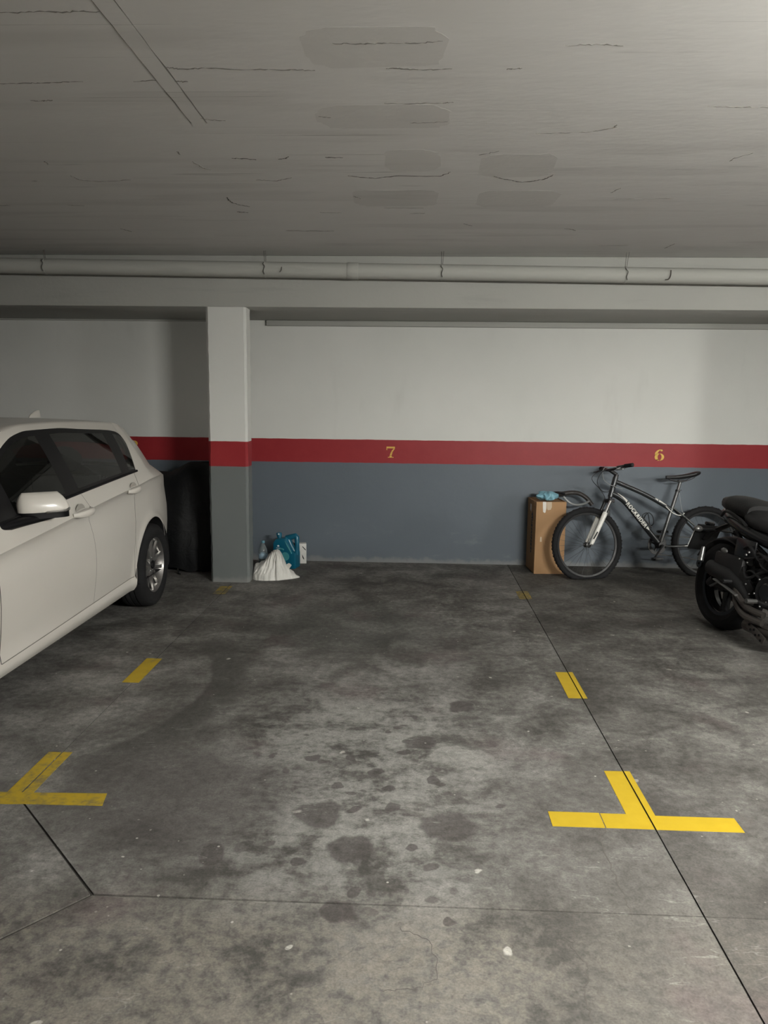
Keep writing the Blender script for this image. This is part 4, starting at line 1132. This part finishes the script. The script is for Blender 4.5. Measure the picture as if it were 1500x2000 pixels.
# swing arm, axle, chain guard, shock
for s in (1, -1):
    part(MB().tube([(-.04, s * .115, .315), (.15, s * .118, .335), (.38, s * .105, .375), (.56, s * .09, .40)], [.022, .030, .034, .036], 10, flat=1.3), 'swingarm', M_MSAT)
    part(MB().lathe([(0, 0), (.018, 0), (.022, .006), (.022, .02)], 12, tr(0, s * .155, .312) @ rot('X', 90 * s)), 'axle_nut', M_AL)
part(MB().tube([(.34, -.02, .40), (.50, -.02, .62)], .026, 12), 'shock_absorber', M_MSAT)
cl = MB()
for k in range(8): cl.lathe([(.030 + .006 * math.cos(a), .006 * math.sin(a)) for a in np.linspace(0, 2 * PI, 6, endpoint=False)], 16, tr(.36 + .016 * k, -.02, .43 + .022 * k) @ rot('Y', 36), closed=True)
part(cl, 'shock_spring', M_HEADER)
# tail: seat, subframe, tail cover, hugger, plate holder
def loft(rows, cap=True):
    mb = MB().grid(rows, cv=True)
    if cap: mb.add(rows[0], [tuple(range(len(rows[0])))]); mb.add(rows[-1], [tuple(range(len(rows[0])))])
    return mb
def sec(x, hw, z0, z1, n=16, p=.7, dx=0.0):
    zc, hz = (z0 + z1) / 2, (z1 - z0) / 2
    out = []
    for a in np.linspace(0, 2 * PI, n, endpoint=False):
        ca, sa = math.cos(a), math.sin(a)
        zz = zc + hz * math.copysign(abs(sa) ** p, sa)
        out.append((x + dx * (zz - zc), hw * math.copysign(abs(ca) ** p, ca), zz))
    return out
part(loft([sec(-.14, .05, .86, .90), sec(-.12, .10, .835, .925), sec(-.02, .135, .815, .945), sec(.14, .150, .80, .935), sec(.24, .150, .785, .905)]), 'pillion_seat', M_VINYL, angle=60)
part(loft([sec(.22, .150, .755, .885), sec(.30, .160, .745, .850), sec(.45, .160, .735, .830), sec(.58, .13, .735, .835), sec(.64, .09, .745, .835)]), 'rider_seat', M_VINYL, angle=60)
part(loft([sec(-.16, .04, .79, .855), sec(-.12, .085, .755, .850), sec(.02, .125, .715, .83), sec(.20, .145, .675, .79), sec(.42, .15, .64, .76), sec(.56, .12, .62, .75)]), 'tail_cover', M_MBLK, angle=60)
part(MB().box((-.155, 0, .80), (.03, .12, .04)), 'tail_lamp', M_MBLK, bevel=.008)
for s in (1, -1):
    part(MB().tube(curve([(-.05, s * .13, .79), (.05, s * .165, .83), (.20, s * .17, .80), (.26, s * .15, .76)]), .011, 8), 'grab_rail', M_MSAT)
    part(MB().tube([(-.08, s * .07, .76), (.30, s * .10, .66), (.56, s * .11, .56)], .014, 8), 'subframe', M_MSAT)
    part(MB().tube([(.10, s * .10, .72), (.42, s * .12, .44)], .014, 8), 'subframe', M_MSAT)
    part(MB().box((.30, s * .155, .60), (.20, .015, .16), rot('Y', 0)), 'side_panel', M_MBLK, bevel=.006)
h_ = MB()
A = []
for a in np.linspace(math.radians(35), math.radians(150), 14):
    A.append([(.345 * math.cos(a), y, .312 + .345 * math.sin(a) - .02 * (abs(y) / .09) ** 2) for y in np.linspace(-.095, .095, 7)] + [(.335 * math.cos(a), y, .312 + .335 * math.sin(a) - .02 * (abs(y) / .09) ** 2) for y in np.linspace(.095, -.095, 7)])
part(loft(A), 'rear_hugger', M_MSAT)
ph = part(MB().tube(curve([(-.05, 0, .75), (-.16, 0, .71), (-.30, 0, .64), (-.37, 0, .58)]), .028, 8, flat=.5), 'plate_arm', M_MSAT)
PM = tr(-.385, 0, .585) @ rot('Y', 22)
part(MB().box((0, 0, 0), (.012, .20, .215), PM), 'plate_holder', M_MSAT, bevel=.006)
part(MB().box((-.010, 0, .0), (.004, .205, .165), PM), 'number_plate', M_LAMPBODY, bevel=.001)
part(MB().box((-.01, 0, .115), (.03, .07, .022), PM), 'plate_lamp', M_MBLK, bevel=.005)
part(MB().box((-.02, 0, -.09), (.012, .055, .035), PM), 'reflector', M_REDGLASS, bevel=.003)
for s in (1, -1):
    ia = part(MB().tube([(-.24, s * .02, .665), (-.25, s * .13, .66)], .008, 8), 'indicator_stem', M_MSAT)
    part(MB().ball((-.25, s * .155, .66), (.026, .034, .022), 12, 8), 'indicator', M_AL if s < 0 else M_MSAT, ia)
# rear brake caliper torque tube (pale cylinder ending in a dark ring) and exhaust bits on the near side
part(MB().tube([(-.155, -.150, .545), (-.15, -.155, .50), (-.145, -.160, .445)], [.013, .017, .020], 14), 'plate_strut', M_AL)
part(MB().lathe([(.010, -.008), (.030, -.008), (.030, .008), (.010, .008)], 20, tr(-.143, -.165, .425) @ rot('X', 90), closed=True), 'strut_eye', M_MBLK)
part(MB().ball((.10, -.165, .565), (.035, .014, .020), 12, 8), 'side_reflector', M_AL)
part(MB().tube([(-.03, -.135, .312), (.04, -.15, .36)], .03, 10), 'brake_caliper', M_MSAT)
part(MB().box((.18, -.16, .47), (.30, .05, .17)), 'tool_box', M_MSAT, bevel=.02)
part(loft([[(x, -.175 + r * math.cos(a), zc + r * 1.15 * math.sin(a)) for a in np.linspace(0, 2 * PI, 16, endpoint=False)] for x, zc, r in ((-.02, .43, .030), (.0, .43, .045), (.22, .41, .048), (.36, .37, .036), (.46, .30, .026))]), 'silencer', M_MSAT)
# foot pegs and controls
for s in (1, -1):
    part(MB().prism([(0, 0), (.16, -.03), (.20, .03), (.06, .12), (.0, .10)], -.012, .012, tr(.28, s * .17, .36) @ rot('X', 90)), 'peg_bracket', M_MSAT, bevel=.004)
    part(MB().tube([(.30, s * .17, .395), (.29, s * .27, .39)], [.012, .015], 8), 'pillion_peg', M_MSAT)
    part(MB().tube([(.56, s * .16, .33), (.56, s * .28, .325)], [.012, .016], 8), 'rider_peg', M_AL)
part(MB().tube(curve([(.40, -.235, .325), (.28, -.235, .350), (.15, -.235, .372)]), .015, 8, flat=.55), 'heel_plate', M_AL)
part(MB().tube([(.17, -.215, .36), (.10, -.22, .315)], .007, 6), 'brake_rod', M_AL)
part(MB().tube(curve([(.52, -.20, .30), (.42, -.21, .295), (.34, -.205, .32)]), .013, 8, flat=.6), 'brake_pedal', M_AL)
part(MB().tube([(.62, .12, .30), (.56, .26, .03)], .013, 8), 'side_stand', M_MSAT)
# engine
eng = part(loft([sec(.46, .12, .30, .52), sec(.52, .165, .26, .56), sec(.66, .185, .235, .575), sec(.84, .18, .24, .56), sec(.93, .13, .30, .50)]), 'engine', M_ENG, angle=50)
for s in (1, -1):
    for cx, cz, r, t in ((.62, .40, .105, .035), (.82, .40, .075, .03)):
        part(MB().lathe([(0, .0), (r * .45, .0), (r * .55, -.008), (r * .85, -.004), (r * .95, -.014), (r, -.03), (r, -t - .06)], 32, tr(cx, s * (.195 + t * .5), cz) @ rot('X', -90 * s)), 'engine_cover', M_MBLK, eng)
        for k in range(6):
            a = 2 * PI * k / 6 + .3
            part(MB().ball((cx + r * .93 * math.cos(a), s * (.195 + t * .35), cz + r * .93 * math.sin(a)), .007, 8, 6), 'cover_bolt', M_AL, eng)
cy_ = MB()
for k in range(9): cy_.box((.80 + .012 * k, 0, .575 + .022 * k), (.20 - .004 * k, .30, .012), None)
part(cy_, 'cylinder_fins', M_ENG, eng, bevel=.003)
part(MB().box((.82, 0, .66), (.15, .25, .19), None), 'cylinder_block', M_ENG, eng, bevel=.02)
part(MB().box((.90, 0, .79), (.17, .28, .06), None), 'cylinder_head', M_MBLK, eng, bevel=.02)
for k in range(4):
    yy = -.105 + .07 * k
    part(MB().tube(curve([(.97, yy, .66), (1.06, yy * 1.1, .58), (1.05, yy * 1.2 - .02, .38), (.94, yy * .9 - .04, .22), (.78, yy * .5 - .08, .175), (.60, yy * .3 - .12, .18)], 30), .020, 10), 'exhaust_header', M_HEADER)
for k in range(2):
    part(MB().tube(curve([(.62, -.185, .205 + .05 * k), (.50, -.215, .215 + .055 * k), (.40, -.21, .255 + .055 * k), (.33, -.19, .31 + .04 * k)], 20), .022, 10), 'exhaust_link', M_HEADER)
part(loft([[(x, -.12 + .055 * math.cos(a), .145 + .045 * math.sin(a)) for a in np.linspace(0, 2 * PI, 14, endpoint=False)] for x in (.42, .46, .66, .72)]), 'exhaust_collector', M_HEADER, angle=50)
HM = tr(.58, -.185, .135) @ rot('Y', 20)
hp = MB().box((0, 0, 0), (.19, .012, .05), HM)
part(hp, 'heat_shield', M_HEADER, bevel=.006)
for k in range(6): part(MB().lathe([(0, 0), (.008, 0), (.008, .004)], 8, HM @ tr(-.07 + .028 * k, -.0065, .010 * (-1) ** k) @ rot('X', 90)), 'shield_hole', M_MBLK)
rr_ = random.Random(11)
for k in range(9):                                            # hoses and harness around the engine
    x0, z0 = rr_.uniform(.28, .55), rr_.uniform(.45, .66)
    part(MB().tube(curve([(x0, -.17, z0), (x0 + .08, -.19, z0 + rr_.uniform(-.06, .06)), (x0 + .2, -.18, z0 + rr_.uniform(-.05, .08)), (x0 + .3, -.15, z0 + rr_.uniform(-.02, .1))]), rr_.uniform(.005, .010), 7), 'hose', M_MSAT)
for k in range(14):
    part(MB().ball((rr_.uniform(.25, .95), -.205 + rr_.uniform(0, .012), rr_.uniform(.28, .62)), rr_.uniform(.005, .009), 8, 6), 'bolt', M_AL)
# frame spars, tank, front end
for s in (1, -1):
    part(MB().tube(curve([(.46, s * .12, .42), (.56, s * .15, .60), (.80, s * .16, .72), (1.10, s * .06, .86)], 20), .030, 10, flat=1.2), 'frame_spar', M_MSAT)
    part(MB().tube([(1.12, s * .10, .90), (1.28, s * .10, .55)], .026, 12), 'fork_tube', M_MSAT)
    part(MB().tube([(1.26, s * .10, .60), (1.43, s * .10, .302)], .030, 12), 'fork_slider', M_MBLK)
    part(MB().tube(curve([(1.08, 0, .99), (1.06, s * .12, 1.03), (1.0, s * .28, 1.06), (.88, s * .38, 1.05)]), .0125, 10), 'handlebar', M_MSAT)
    part(MB().tube([(.97, s * .31, 1.057), (.86, s * .395, 1.048)], .018, 12), 'grip', M_RUBBER)
    ms = part(MB().tube(curve([(.99, s * .26, 1.06), (.93, s * .34, 1.15), (.87, s * .40, 1.20)]), .007, 8), 'mirror_stem', M_MSAT)
    part(MB().ball((.85, s * .44, 1.215), (.024, .078, .048), 16, 10), 'mirror', M_MBLK, ms)
part(loft([sec(.60, .09, .76, .86), sec(.66, .14, .74, .93), sec(.80, .17, .73, .99), sec(.98, .165, .75, 1.0), sec(1.08, .10, .80, .95)]), 'fuel_tank', M_MBLK, angle=60)
part(MB().lathe([(0, .012), (.03, .012), (.034, .0), (.034, -.02)], 24, tr(.84, 0, .995)), 'filler_cap', M_AL)
part(MB().ball((1.24, 0, .88), (.10, .10, .10), 20, 14), 'headlamp', M_MBLK)
part(MB().ball((1.285, 0, .88), (.075, .085, .085), 20, 14), 'headlamp_lens', M_AL)
A = []
for a in np.linspace(math.radians(50), math.radians(150), 12):
    A.append([(1.43 + .325 * math.cos(a), y, .302 + .325 * math.sin(a)) for y in np.linspace(-.07, .07, 5)] + [(1.43 + .317 * math.cos(a), y, .302 + .317 * math.sin(a)) for y in np.linspace(.07, -.07, 5)])
part(loft(A), 'front_mudguard', M_MBLK)
part(MB().box((1.06, 0, 1.02), (.06, .14, .05)), 'instrument', M_MSAT, bevel=.012)
# ------------------------------------------------------------------ covered bulk behind the car
def cloth_mat():
    g = Graph('black_cover_cloth'); P = g.obj()
    n = g.noise(P, 3, 6)
    g.bump(g.noise(P, 6, 5, 0.6, 1.0), 0.4, 0.03)
    return g.out(g.mix(n, (0.004, 0.0045, 0.005), (0.008, 0.0085, 0.0095)), 0.6, Specular_IOR_Level=0.25)
M_COVER = cloth_mat()
rows = []
rn = random.Random(3)
for i in range(25):
    t = i / 24                                         # hem .. ridge
    row = []
    for k in range(96):
        a = 2 * PI * k / 96
        ca, sa = math.cos(a), math.sin(a)
        hx, hy = .64, .27
        px, py = hx * math.copysign(abs(ca) ** .55, ca), hy * math.copysign(abs(sa) ** .6, sa)
        ridge = np.interp(px, [-.66, -.35, -.05, .10, .24, .40, .66], [.72, .98, .91, .872, .92, .985, .99])
        zhem = .03 + .025 * math.sin(a * 3 + 1) + .012 * math.sin(a * 17)
        s = 1 - t
        fold = (1 + (.05 * math.sin(a * 9 + 2 * t) + .03 * math.sin(a * 23 + 1.3)) * s ** .6)
        rr = (1 - t ** 3.2) ** .55
        x, y = px * (1 - .06 * t) * (rr * .12 + .88) * (1 + (fold - 1) * .3), py * rr * fold
        z = zhem + (ridge - zhem) * (t ** .8)
        x += .02 * math.sin(7 * z + 2 * a); y += .015 * math.sin(9 * z + 3 * a)
        row.append((x, y, z))
    rows.append(row)
cov = MB().grid(rows, cv=True)
tag(cov.build('draped_cover', M_COVER, angle=80, matrix=tr(-2.37, 6.985, 0)), 'bulky thing under a black cloth cover in the corner behind the car', 'cover')
strap = MB().tube(curve([(.26, -.30, .05), (.27, -.315, .02), (.275, -.33, .006), (.30, -.35, .004)]), .006, 6)
strap.build('strap', M_COVER, bpy.data.objects['draped_cover'])

# ------------------------------------------------------------------ things by the pillar
# teal oil jug
M_TEAL = mat('teal_plastic', (0.004, 0.105, 0.175), 0.32, vary=0.1, scale=8)
M_TEALLT = mat('teal_label', (0.06, 0.27, 0.30), 0.4)
M_LABELGLINT = mat('label_glint_white', (0.65, 0.68, 0.70), 0.5)
jug = thing('oil_jug', 'teal plastic oil jug with built in handle beside the white bag', 'jug', tr(-1.18, 7.03, 0) @ rot('Z', -14))
def xz(y=0.0): return Matrix(((1, 0, 0, 0), (0, 0, 1, y), (0, 1, 0, 0), (0, 0, 0, 1)))
MB().prism([(-.11, .004), (-.10, 0), (.10, 0), (.112, .006), (.112, .15), (.07, .17), (.015, .288), (-.085, .272), (-.112, .235)], -.06, .06, xz()).build('jug_body', M_TEAL, jug, bevel=.014, seg=3, angle=25)
hd = MB(); hd.tube([(.0, 0, .275), (.05, 0, .293), (.094, 0, .306), (.104, 0, .296), (.106, 0, .22), (.104, 0, .13)], [.030, .026, .024, .023, .021, .026], 12, flat=1.0)
hd.build('handle', M_TEAL, jug)
hb_ = MB().tube([(.01, 0, .28), (.04, 0, .215), (.085, 0, .14)], [.028, .026, .026], 12); hb_.build('handle_root', M_TEAL, jug)
MB().tube([(.008, -.055, .262), (.035, -.058, .212), (.075, -.060, .145)], .006, 8).build('moulded_rib', M_TEALLT, jug)
neck = MB().lathe([(.020, -.01), (.022, .02), (.022, .03)], 20, tr(-.072, 0, .275) @ rot('Y', -6)); neck.build('neck', M_TEAL, jug)
cp = MB().lathe([(0, .052), (.022, .050), (.0255, .046), (.0255, .018), (.0, .018)], 24, tr(-.072, 0, .275) @ rot('Y', -6)).build('cap', M_TEAL, jug)
MB().ball((-.071, -.024, .315), (.008, .004, .008), 10, 6).build('painted_cap_glint', M_LABELGLINT, cp)  # white dot standing in for a glint of light on the cap
def disc(cx, cz, r, y, n=24): return MB().prism([(cx + r * math.cos(a), cz + r * math.sin(a)) for a in np.linspace(0, 2 * PI, n, endpoint=False)], y, y + .002, xz())
disc(.012, .115, .040, -.0615).build('round_label', M_TEALLT, jug)
MB().tube([(-.030 + .05 * math.cos(a), -.0605, .125 + .06 * math.sin(a)) for a in np.linspace(1.0, 3.0, 14)], .007, 6).build('label_arc', M_TEALLT, jug)
MB().prism([(-.066, .203), (-.050, .203), (-.046, .211), (-.056, .220), (-.068, .214)], -.0622, -.060, xz()).build('logo', M_LABELGLINT, jug)
MB().prism([(-.078, .188), (-.038, .188), (-.038, .193), (-.078, .193)], -.0622, -.060, xz()).build('logo', M_LABELGLINT, jug)
# small white carton
M_CARTON = mat('white_carton', (0.66, 0.65, 0.62), 0.6)
ct = thing('carton', 'small white carton standing behind the teal jug', 'carton', tr(-1.075, 7.235, 0) @ rot('Z', 10))
MB().box((0, 0, .098), (.10, .08, .194)).build('carton_body', M_CARTON, ct, bevel=.003)
MB().prism([(.008, .166), (.016, .168), (.042, .140), (.046, .128), (.038, .132)], -.0412, -.0396, xz()).build('print', M_PLASTIC, ct)
MB().prism([(.008, .090), (.018, .074), (.028, .048), (.024, .038), (.012, .060)], -.0412, -.0396, xz()).build('print', M_PLASTIC, ct)
# water bottle
M_PET = thin_glass('clear_pet', (0.86, 0.92, 0.93), 1.6, 0.13)
M_CAPB = mat('blue_cap', (0.10, 0.24, 0.30), 0.4)
M_BLAB = mat('pale_blue_label', (0.34, 0.48, 0.60), 0.45)
bt = thing('water_bottle', 'clear plastic water bottle with pale blue label between pillar and bag', 'bottle', tr(-1.350, 6.765, 0))
MB().lathe([(0, .004), (.030, .0), (.038, .006), (.040, .02), (.0385, .06), (.040, .064), (.0385, .10), (.040, .14), (.040, .175), (.0385, .195), (.033, .225), (.022, .252), (.0145, .265), (.0135, .285)], 28).build('bottle_body', M_PET, bt)
MB().lathe([(.0408, .140), (.0408, .182)], 28).build('label', M_BLAB, bt)
MB().lathe([(.0, .300), (.0155, .299), (.0165, .296), (.0165, .281), (.0155, .279)], 20).build('cap', M_CAPB, bt)
# white plastic bag, slumped
def bag_mat(name, a, b):
    g = Graph(name); P = g.obj()
    g.bump(g.noise(P, 26, 5, 0.6, 1.5), 0.35, 0.01)
    return g.out(g.mix(g.noise(P, 9, 4), a, b), 0.42, Subsurface_Weight=0.15, Subsurface_Radius=(.02, .02, .02))
M_BAG = bag_mat('white_plastic_film', (0.60, 0.59, 0.55), (0.72, 0.71, 0.67))
from mathutils import noise as mnoise
hx_ = pchip([-.20, -.192, -.17, -.13, -.09, -.03, .0, .03, .07, .11, .15, .21], [.012, .075, .125, .140, .170, .232, .246, .238, .165, .095, .055, .008])
dx_ = pchip([-.20, -.17, -.08, .0, .08, .15, .21], [.045, .085, .115, .115, .085, .055, .012])
A = []
for i in range(97):
    x = -.20 + .41 * i / 96
    hh, dd = hx_(x), dx_(x)
    row = []
    for k in range(33):
        q = -1 + 2 * k / 32                                   # front foot .. back foot
        a = q * PI / 2
        y = dd * math.copysign(abs(math.sin(a)) ** .75, a); z = hh * max(0.0, math.cos(a)) ** .7
        p = Vector((x * 9, y * 9, z * 6))
        ridge = abs(mnoise.noise(Vector(((x - .005) / (.33 - z) * 7.5, z * 3.5, 3.0)))) * 1.5 - .28 + .35 * (abs(mnoise.noise(Vector((x * 30, z * 22 + x * 12, 8.0)))) - .2)
        n2 = mnoise.noise(p * 2.5)
        k2 = min(1, z / .04)
        y -= (ridge * .042 + n2 * .010) * k2 * math.cos(a * .6)
        z += (n2 * .010 - ridge * .009) * k2
        row.append((x + mnoise.noise(p * 1.7 + Vector((5, 0, 0))) * .008 * k2, y + .04 * z / .25 * (1 if x > -.09 else .3), max(z, .001)))
    A.append(row)
bg = MB().grid(A); bg.add(A[0], [tuple(range(33))]); bg.add(A[-1], [tuple(range(33))])
bag = tag(bg.build('plastic_bag', M_BAG, angle=80, matrix=tr(-1.205, 6.590, 0) @ rot('Z', 10)), 'crumpled white plastic bag slumped at the foot of the pillar', 'bag')
MB().grid([[(.075, -.01, .10), (.11, -.02, .135), (.125, -.01, .13)], [(.095, -.03, .085), (.125, -.045, .12), (.14, -.03, .118)], [(.105, -.02, .07), (.12, -.03, .09), (.13, -.02, .10)]]).build('bag_ear', M_BAG, bag)

# ------------------------------------------------------------------ cardboard box with rag and bent tube
def card_mat():
    g = Graph('cardboard'); P = g.obj(); x, y, z = g.xyz(P)
    n = g.noise(P, 5, 5); fl = g.noise(g.vec(x * 120, y * 120, z * 1.5), 1, 2)
    c = g.mix(n * 0.7 + fl * 0.3, (0.30, 0.175, 0.085), (0.38, 0.23, 0.12))
    g.bump(fl, 0.12, 0.002)
    return g.out(c, 0.75, Specular_IOR_Level=0.25)
M_CARD = card_mat()
M_CARDIN = mat('cardboard_dark_edge', (0.20, 0.12, 0.06), 0.85)
M_TAPE = mat('clear_packing_tape', (0.52, 0.42, 0.31), 0.22, vary=0.08)
M_TAPEW = mat('torn_white_tape', (0.66, 0.63, 0.58), 0.5)
bxM = tr(1.115, 6.955, 0) @ rot('Z', 4)
cb = thing('cardboard_box', 'tall brown cardboard box with torn tape against the grey wall', 'box', bxM)
BW, BD, BH = .275, .345, .668
def xyface(M): return M
t_ = .006
MB().box((BW / 2, t_ / 2, BH / 2), (BW, t_, BH)).build('front_panel', M_CARD, cb, bevel=.0015)
MB().box((BW / 2, BD - t_ / 2, BH / 2), (BW, t_, BH)).build('back_panel', M_CARD, cb, bevel=.0015)
for x in (t_ / 2, BW - t_ / 2): MB().box((x, BD / 2, BH / 2), (t_, BD - 2 * t_, BH)).build('side_panel', M_CARD, cb, bevel=.0015)
MB().box((BW / 2, BD / 2, t_ / 2), (BW, BD - .002, t_)).build('bottom_panel', M_CARDIN, cb)
for y, sgn in ((BD * .26, 1), (BD * .74, -1)):
    MB().box((BW / 2, y, BH - .008 - .004), (BW - 2 * t_ - .002, BD / 2 - .01, .005), None).build('flap', M_CARD, cb, bevel=.001)
MB().box((t_ / 2 - .0065, BD * .55, BH - .022), (.004, BD * .8, .045), None).build('flap', M_CARD, cb, bevel=.001)
# tapes on the front and the left side, dark printed column on the left side
MB().prism([(.058, .668), (.090, .668), (.092, .610), (.086, .572), (.078, .566), (.064, .575), (.060, .62)], -.0012, .0, xz()).build('tape', M_TAPEW, cb)
MB().prism([(.094, .668), (.140, .668), (.142, .62), (.132, .596), (.108, .592), (.100, .60), (.096, .63)], -.0010, .0, xz()).build('tape', M_TAPE, cb)
MB().prism([(.045, .30), (.062, .30), (.060, .345), (.047, .345)], -.0008, .0, xz()).build('tape', M_TAPE, cb)
def yz(x): return Matrix(((0, 0, 1, x), (1, 0, 0, 0), (0, 1, 0, 0), (0, 0, 0, 1)))
MB().prism([(.19, .668), (.235, .668), (.235, .57), (.20, .55), (.19, .58)], -.0012, 0.0, yz(0)).build('tape', M_TAPEW, cb)
rp = random.Random(5)
zz = .17
while zz < .54:
    hgt = rp.uniform(.012, .03)
    MB().prism([(.125 + rp.uniform(0, .02), zz), (.185 - rp.uniform(0, .015), zz), (.185 - rp.uniform(0, .02), zz + hgt), (.125 + rp.uniform(0, .015), zz + hgt)], -.0008, 0.0, yz(0)).build('printed_mark', M_PLASTIC, cb)
    zz += hgt + .006
MB().prism([(.10, .48), (.125, .49), (.15, .55), (.14, .57), (.115, .53)], -.0008, 0.0, yz(0)).build('printed_mark', M_PLASTIC, cb)
# blue rag
M_RAG = bag_mat('sky_blue_film', (0.13, 0.30, 0.38), (0.24, 0.45, 0.53))
A = []
for i in range(15):
    ph = PI * i / 14
    row = []
    for k in range(40):
        a = 2 * PI * k / 40
        cr_ = 1 + .20 * math.sin(5 * a + 2.2 * ph) * math.sin(ph) + .13 * math.sin(9 * a - 4 * ph) * math.sin(ph) + .09 * math.sin(7 * ph + 3 * a)
        row.append((.088 * math.sin(ph) * math.cos(a) * cr_, .065 * math.sin(ph) * math.sin(a) * cr_, .040 + .042 * math.cos(ph) * (1 + .25 * math.sin(3 * a) * math.sin(ph)) + .008 * math.sin(8 * a) * math.sin(ph)))
    A.append(row)
for row in A:
    for q in range(len(row)): row[q] = (row[q][0], row[q][1], max(row[q][2], 0.0))
tag(MB().grid(A, cv=True).build('blue_rag', M_RAG, angle=75, matrix=bxM @ tr(.118, .095, BH + .002)), 'crumpled light blue plastic rag on top of the cardboard box', 'rag')
# dark bent tube hanging over the rim
M_HOSE = mat('dark_brown_rubber', (0.035, 0.031, 0.029), 0.38, vary=0.2, scale=10)
hs = MB().tube(curve([(1.22, 7.16, .705), (1.30, 7.17, .722), (1.38, 7.17, .720), (1.46, 7.16, .732), (1.53, 7.15, .728), (1.60, 7.14, .690), (1.655, 7.13, .625)], 36), [.012 + .012 * min(1, k / 9) for k in range(37)], 12, flat=.85)
ho = tag(hs.build('bent_hose', M_HOSE), 'dark bent rubber hose hanging out over the rim of the cardboard box', 'hose')
MB().tube(curve([(1.385, 7.10, .700), (1.41, 7.09, .672), (1.45, 7.085, .642), (1.51, 7.09, .628), (1.58, 7.10, .640), (1.62, 7.12, .660)], 24), .010, 8).build('hose_loop', M_CABLE, ho)
MB().tube(curve([(1.27, 7.14, .728), (1.34, 7.13, .735), (1.40, 7.14, .722)], 14), .011, 8).build('hose_end', M_MBLK, ho)
